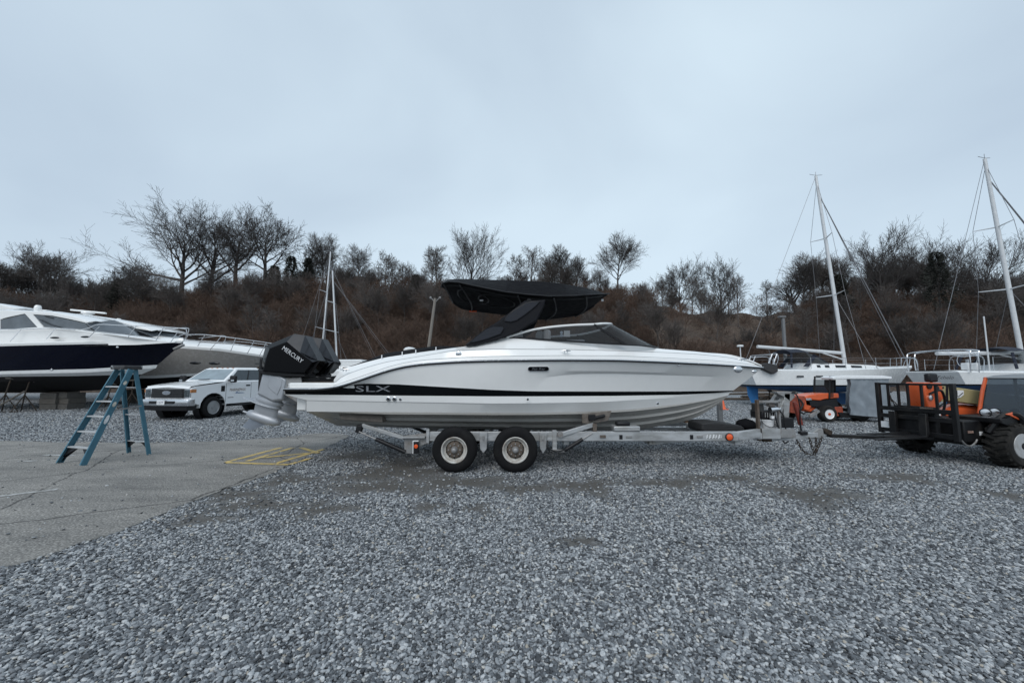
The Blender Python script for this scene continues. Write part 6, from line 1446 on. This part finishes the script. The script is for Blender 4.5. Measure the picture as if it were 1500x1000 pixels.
        MB().tube(smooth_path([Vector((.9 + stern_rake, s * B * .72, sheer)), Vector((.9 + stern_rake, s * B * .72, sheer + .6)), Vector((.2 + stern_rake, s * B * .66, sheer + .62)), Vector((.15 + stern_rake, s * B * .4, sheer + .6)), Vector((.15 + stern_rake, s * B * .35, sheer))], 4), .016, 6).build('pushpit', steel, t)
    if full:
        x = L * .33; hb = .62 * B
        m = MB(); rows = []
        for xx, w, hgt in ((x - .80, .98, .86), (x - .1, 1, .92), (x + .25, .95, .82)): rows.append([Vector((xx, hb * w * math.cos(a), sheer + .22 + hgt * math.sin(a) ** .55)) for a in np.linspace(R(38), R(142), 9)])
        m.grid(rows); dg = m.build('dodger', dodger, t, 60)
        m = MB(); fb = [Vector((x + 1.0, hb * 1.0 * math.cos(a), sheer + .30)) for a in np.linspace(R(10), R(170), 9)]; m.grid([[Vector((x + .25, hb * .95 * math.cos(a), sheer + .22 + .82 * math.sin(a) ** .55)) for a in np.linspace(R(20), R(160), 9)], fb]); m.build('dodger_window', clearp, dg, 60)
        for s in (-1, 1):
            m = MB(); m.sheet([Vector((x + .25, s * hb * .92, sheer + .78)), Vector((x + .45, s * hb * .95, sheer + .70)), Vector((x - .05, s * hb, sheer + .15)), Vector((x - .35, s * hb, sheer + .15))]); m.build('dodger_strap', dodger, dg, 0)
            m = MB(); m.sheet([Vector((x - .1, s * hb * .9, sheer + .9)), Vector((x + .2, s * hb * .92, sheer + .8)), Vector((x + 1.0, s * hb * .99, sheer + .30)), Vector((x + .3, s * hb, sheer + .22))]); m.build('dodger_side', clearp, dg, 0)
            m = MB(); m.tube([Vector((x + .27, s * hb * .95, sheer + .80)), Vector((x + 1.02, s * hb * .99, sheer + .30))], .025, 6); m.build('dodger_frame', dodger, dg)
            m = MB(); m.tube([Vector((x - .8, s * hb * .82, sheer + .82)), Vector((x - .95, s * hb, sheer + .1))], .05, 6); m.build('dodger_frame', dodger, dg)
        m = MB(); m.tube(arc((1.9, 0, sheer + .55), .38, 0, 2 * math.pi, 18, (0, 1, 0), (.2, 0, 1)), .015, 6); m.tube([(1.95, 0, sheer - .1), (1.9, 0, sheer + .55)], .06, 8); m.build('steering_wheel', steel, t)
    return t
def stands_for(loc, rz, spots, lb):
    c, s = math.cos(rz), math.sin(rz)
    for k, (x, y, h, ln) in enumerate(spots):
        jack_stand(loc[0] + c * x - s * y, loc[1] + s * x + c * y, h, ln, lb, bluea if k == 9 else None)
Y1 = 21.0; xs1 = P(1084, 560, Y1).x
xm = P(1238, 535, Y1).x; tp_ = P(1195, 258, Y1)
s1 = sailboat('white sailboat with bright blue bottom and long bare mast, behind the orange tractor', (xs1, Y1, 0), 0, P(1336, 540, Y1).x - xs1, 1.92, 1.06, .62, 1.55, xm - xs1, tp_.z, xm - tp_.x, P(1228, 513, Y1).x - P(1102, 503, Y1).x, .92, boom_rise=.075)
for k, (x, y) in enumerate(((2.2, -1.0), (5.0, -1.35), (7.3, -.9), (2.2, 1.0), (5.0, 1.35), (7.3, .9))):
    jack_stand(xs1 + x, Y1 + y, .72, .10 if y < 0 else -.10, 'rusty jack stand propping the blue-bottomed sailboat', None, 'stands under the blue-bottomed sailboat')
for k in range(2): tag(MB().box((xs1 + 4.6 + k * .7, Y1, .028), (.5, .6, .055)).build('keel_plank', wood, None, bevel=.008), 'timber plank flat under the keel of the blue-bottomed sailboat', 'plank', 'keel planks')
gq = [P(u, v, Y1 - 1.35) - Vector((xs1, Y1, 0)) for u, v in ((1114, 533), (1126, 531.5), (1139, 534.5), (1140, 544), (1133, 548), (1120, 541))]
m = MB(); m.prism(gq, (0, .4, 0)); m.build('grill_cover', M('charcoal_cover', (.035, .035, .037), .8, var=.4, scale=12, bump=.4, bscale=18), s1, bevel=.03)
# radar dome on its pole and small seat frames at the stern
c = P(1085, 523, Y1 - .9); m = MB(); m.tube([(c.x - xs1, -.9, 1.9), (c.x - xs1, -.9, P(1085, 508, Y1 - .9).z)], .028, 8); m.build('radar_pole', mastm, s1)
m = MB(); m.lathe([(.14, 0), (.16, .03), (.15, .10), (.0, .12)], (c.x - xs1, -.9, P(1085, 508, Y1 - .9).z), (0, 0, 1), 14); m.build('radar_dome', hullw, s1)
for dx in (.9, 1.15): MB().tube([(dx + .0, -.9, 1.95), (dx + .35, -.9, 2.72), (dx + .35, .9, 2.72), (dx, .9, 1.95)], .03, 6).build('stern_arch', steel, s1)
Y2 = 17.6; xs2 = P(1346, 550, Y2).x + .55; tp_ = P(1453, 228, Y2)
s2 = sailboat('white sailboat with navy dodger and steel stern arch, behind the telehandler boom', (xs2, Y2, 0), R(4), 11.2, 1.80, 1.18, .66, 1.75, P(1514, 540, Y2).x - xs2, tp_.z, P(1514, 540, Y2).x - tp_.x, 4.3, .86, stern_rake=.0, boom_rise=-.01)
for (q0, q1, q2) in ((.35, -1.15, 0), (.75, -1.15, 0)):
    MB().tube(smooth_path([(q0, -1.2, 1.75), (q0, -1.22, 2.45), (q0 + .1, -1.0, 2.72), (q0 + .1, 1.0, 2.72), (q0, 1.22, 2.45), (q0, 1.2, 1.75)], 5), .028, 7).build('stern_arch', steel, s2)
MB().tube([(1.55, -1.0, 1.8), (1.55, -1.0, 4.2)], .025, 6).build('antenna_pole', mastm, s2)
for x in (.5, .95): MB().box((x, -.95, 2.0), (.18, .25, .30)).build('stern_locker', hullw, s2, bevel=.03)
text_mb('Echelo', 1, .4).mapped(lambda p: Vector((.02 + .0, -p.x * .62 - .55, 1.52 + p.y * .14)) + Vector((-.03, 0, 0))).build('transom_name', blk, s2, 0)
MB().box((3.1, -1.66, 1.50), (1.4, .02, .02)).build('hull_line', ydark, s2)
for k, (x, y) in enumerate(((2.2, -1.1), (5.4, -1.5), (2.2, 1.1), (5.4, 1.5), (8.2, -1.1), (8.2, 1.1))):
    c, s_ = math.cos(R(4)), math.sin(R(4)); jack_stand(xs2 + c * x - s_ * y, Y2 + s_ * x + c * y, .80, .10 if y < 0 else -.10, 'rusty jack stand propping the sailboat with the stern arch', None, 'stands under the sailboat with the stern arch')
tag(MB().box((xs2 + 5.7, Y2 + .4, .028), (1.2, .7, .055), Matrix.Rotation(R(4), 3, 'Z')).build('keel_plank', wood, None, bevel=.008), 'wide timber plank under the keel of the sailboat with the stern arch', 'plank')
# small sailing boats far behind the outboards
Y3 = 27.0; xm = P(495.5, 530, Y3).x; tp_ = P(487, 397, Y3)
s3 = sailboat('small sailboat with a thin pale mast behind the outboards, its cabin top showing', (xm - 2.6, Y3, 0), R(-3), 7.2, 1.95, 1.05, .7, 1.2, 2.6, tp_.z, xm - tp_.x - .05, 0, full=False)
m = MB(); m.prism([(P(497, 531, Y3 - .7).x - (xm - 2.6), -.7, 1.9), (P(497, 531, Y3 - .7).x - (xm - 2.6), -.7, P(497, 526.5, Y3 - .7).z), (P(532, 526.5, Y3 - .7).x - (xm - 2.6), -.7, P(532, 526.5, Y3 - .7).z), (P(538, 533, Y3 - .7).x - (xm - 2.6), -.7, 1.9)], (0, 1.4, 0)); m.build('cabin_top', hullw, s3, bevel=.06)
Y4 = 29.5; xm = P(468.5, 530, Y4).x; tp_ = P(483, 368, Y4)
s4 = sailboat('small sailboat with a taller leaning grey mast behind the outboards', (xm - 2.4, Y4, 0), R(3), 7.4, 1.5, .9, .6, 1.2, 2.4, tp_.z, xm - tp_.x, 0, full=False)
for (xx, yy, lb) in ((P(495.5, 530, Y3).x - 2.6, Y3, 'jack stand under the small sailboat behind the outboards'), (P(468.5, 530, Y4).x - 2.4, Y4, 'jack stand under the small sailboat with the taller leaning mast')):
    for dx, dy in ((2, -.6), (2, .6), (5, -.6), (5, .6)): jack_stand(xx + dx, yy + dy, .75, .08 if dy < 0 else -.08, lb, None, lb + 's')

# ------------------------------------------------------------------ orange tractor (traced at its near side)
YT = 13.3
tr = thing('tractor', 'orange compact tractor with a grey tarpaulin wrapped cab, parked behind the trailer hitch', 'tractor', (P(1240, 618, YT).x, YT + .6, 0), world=True)
def tb_(px, y0, y1, name, mat, bevel=.02, parent=None): m = MB(); m.prism([P(u, v, YT) + Vector((0, y0, 0)) for u, v in px], (0, y1 - y0, 0)); return m.build(name, mat, parent or tr, 40, bevel=bevel)
tb_([(1183, 581), (1190, 578.5), (1205, 576.5), (1220, 576), (1233, 576), (1234, 583), (1222, 584), (1212, 585), (1206, 587), (1184, 585)], .12, .78, 'hood', orange, .03)
tb_([(1182, 582), (1190, 582), (1194, 596), (1190, 602), (1183, 600)], .16, .74, 'nose', orange, .02)
tb_([(1184.5, 586), (1206, 587), (1232, 583), (1236, 600), (1224, 602), (1200, 597), (1186, 594)], .16, .74, 'engine_block', blk, .02)
tb_([(1184, 583.5), (1192, 583), (1193, 586), (1185, 586.5)], .115, .13, 'headlight', chrome, .003)
tb_([(1184, 598), (1197, 593), (1204, 599), (1196, 604), (1184, 603)], .25, .65, 'front_axle_housing', orange, .02)
tb_([(1228, 596), (1240, 596), (1242, 610), (1230, 610)], .15, .75, 'transmission', M('dirty_orange', (.30, .06, .03), .7, var=.4, scale=10), .02)
tb_([(1186, 607), (1199, 600), (1201, 603), (1190, 611), (1186, 611)], -.02, .06, 'loader_foot', galv, .008)
tb_([(1172, 581), (1182, 580), (1183, 592), (1176, 600), (1170, 606), (1171, 590)], .10, .80, 'front_guard', M('dirty_orange', (.30, .06, .03), .7, var=.4, scale=10), .01)
def tractor_wheel(u, y, Rr, W, rr, s):
    c = Vector((P(u, 610, YT).x, y, Rr)); ax = Vector((0, s, 0))
    m = MB(); m.lathe([(rr, .01), (rr * 1.05, -.006), (rr * .9, .01), (rr * .8, .07), (rr * .4, .06), (rr * .35, .03), (0, .03)], c, ax, 24); w = m.build('wheel', white, tr, 30)
    m = MB(); m.lathe([(rr, .02), (rr * 1.05, -.004), (Rr * .86, -.012), (Rr * .96, .02), (Rr, .06), (Rr, W - .06), (Rr * .96, W - .02), (Rr * .8, W), (rr, W - .02)], c, ax, 36, False); m.build('tyre', lug, w, 30)
    m = MB(); m.lathe([(.05, .03), (.045, -.005), (0, -.008)], c, ax, 12); m.build('hub', orange, w)
tractor_wheel(1215, YT - .02, .285, .24, .155, 1); tractor_wheel(1215 - 29, YT + 1.15, .285, .24, .155, -1)
tractor_wheel(1272, YT + .22, .36, .26, .20, 1); tractor_wheel(1272 - 18, YT + 1.15, .36, .26, .20, -1)
MB().tube([(P(1215, 610, YT).x, YT + .1, .29), (P(1213, 610, YT).x, YT + 1.0, .29)], .05, 8).build('axle', body, tr)
MB().tube([(P(1272, 610, YT).x, YT + .4, .36), (P(1272, 610, YT).x, YT + 1.1, .36)], .07, 8).build('axle', body, tr)
tb_([(1232, 604), (1300, 609), (1300, 613), (1236, 612)], .1, .9, 'foot_plate', body, .01)
for (u, v0, v1, y) in ((1218.5, 551, 584, .1), (1221, 551, 584, .85), (1296, 552, 612, .0), (1296, 552, 612, .95)): MB().tube([P(u, v1, YT) + Vector((0, y, 0)), P(u + (1 if v1 < 600 else 0), v0, YT) + Vector((0, y, 0))], .028, 7).build('cab_post', blk, tr)
tb_([(1216, 552.5), (1222, 550.5), (1240, 549.8), (1290, 550), (1303, 551.5), (1303, 555), (1240, 555), (1217, 555.5)], -.09, .42, 'cab_roof', white, .02)
m = MB(); m.grid([[P(1222, 556, YT), P(1221, 556, YT) + Vector((0, .9, 0))], [P(1221, 582, YT), P(1220, 582, YT) + Vector((0, .9, 0))]]); m.build('windscreen', clearp, tr)
tb_([(1224, 556), (1241, 556), (1241, 575), (1232, 577), (1224, 566)], .45, .5, 'steering_console', body, .02)
tarp = M('grey_tarpaulin', (.20, .23, .26), .55, var=.14, scale=3, bump=.5, bscale=5)
m = MB(); rg2 = random.Random(8); rows = []
for j in range(15):
    q = j / 14; row = []
    for i in range(27):
        w = i / 26; u = 1243 + 58 * w + 1.2 * math.sin(9 * q + 4 * w); v = 553.5 + (607 + 5 * w - 553.5) * q
        dy = -.05 - .022 * math.sin(14 * w + 3 * math.sin(5 * q)) * (.3 + q) + .02 * rg2.uniform(-1, 1)
        row.append(P(u, v, YT) + Vector((0, dy, 0)))
    rows.append(row)
m.grid(rows); last = [r_[0] for r_ in rows]; m.grid([last, [p + Vector((.35, .55, 0)) for p in last]]); last = [r_[-1] for r_ in rows]; m.grid([last, [p + Vector((0, .95, 0)) for p in last]])
m.build('cab_tarpaulin', tarp, tr, 60)
MB().tube(smooth_path([P(1172, 584, YT) + Vector((0, .05, 0)), P(1176, 592, YT), P(1172, 602, YT), P(1178, 606, YT)]), .03, 6).build('loader_hose', body, tr)

# ------------------------------------------------------------------ poles, cone, house
polew = M('weathered_pole', (.20, .18, .16), .9, var=.25, scale=3, stretch=(6, 6, .6))
Y5 = 31.0; a, b_ = P(627, 516, Y5), P(637.5, 437, Y5)
up_ = thing('utility_pole', 'weathered grey wooden utility pole at the foot of the slope behind the boat', 'utility pole', (P(622.5, 550, Y5).x, Y5, 0), world=True)
d = (b_ - a).normalized(); base = a - d * ((a.z) / d.z)
MB().tube([base, b_], [.15, .11], 10).build('pole', polew, up_)
for s in (-1, 1): m = MB(); m.tube([b_ + Vector((0, 0, -.35)), b_ + Vector((s * .25, 0, -.05)), b_ + Vector((s * .35, 0, .05))], .03, 6); m.ball(b_ + Vector((s * .38, 0, .05)), .10, 8, 6); m.build('insulator', galv, up_)
Y6 = 30.0
lp = thing('lamp_post', 'slim grey square lamp post at the foot of the slope behind the sailboat boom', 'lamp post', (P(1149, 575, Y6).x, Y6, 0), world=True)
x = P(1149, 500, Y6).x; MB().span((x - .09, Y6 - .09, 0), (x + .09, Y6 + .09, P(1149, 466, Y6).z)).build('post', M('post_grey', (.16, .165, .17), .6), lp, bevel=.01)
MB().box((x - .08, Y6, P(1149, 464, Y6).z), (.5, .3, .12)).build('lamp_head', M('post_grey', (.16, .165, .17), .6), lp, bevel=.02)
cn = thing('traffic_cone', 'small orange cone on the gravel beyond the motorboat bow', 'traffic cone', G(1059, 599.5), 0)
MB().span((-.18, -.18, 0), (.18, .18, .03)).build('cone_base', amber, cn, bevel=.008)
MB().lathe([(.13, .03), (.035, .48), (.02, .485)], (0, 0, 0), (0, 0, 1), 16).build('cone_body', M('cone_orange', (.75, .14, .05), .5), cn)
# dark timber and scrap heap under the far boats
heap = thing('timber_heap', 'low heap of dark cut timber and brush beyond the blue rudder', 'timber heap', (P(1120, 590, 25).x, 25.0, 0))
rg3 = random.Random(12)
for k in range(16):
    a = rg3.uniform(-.25, .25); x = rg3.uniform(-2.2, 2.2); z = .08 + .16 * (k // 6); MB().tube([(x - .8, rg3.uniform(-.5, .5), z), (x + .8 * math.cos(a), rg3.uniform(-.5, .5), z + .05)], rg3.uniform(.05, .085), 7).build('log', M('log_brown', (.085, .065, .05), .95, var=.4, scale=6), heap)
hs = thing('house', 'grey-roofed house half hidden by the trees on the ridge', 'house', (at_px(521, 76), 76, hz(at_px(521, 76), 76) - .5))
MB().span((-2.6, 0, 0), (2.6, 5, 4.0)).build('wall', M('house_wall', (.20, .19, .18), .8), hs)
zr = P(521, 405, 76).z - hs.location.z
MB().prism([(-3.0, -.4, 3.8), (2.9, -.4, 3.8), (1.2, -.4, zr), (-.6, -.4, zr)], (0, 5.8, 0)).build('roof', M('roof_shingle', (.085, .085, .09), .85, var=.2, scale=10), hs)
for x in (-1.2, 1.0): w_ = MB().span((x - .5, -.03, 1.6), (x + .5, .02, 2.9)).build('window', ydark, hs)
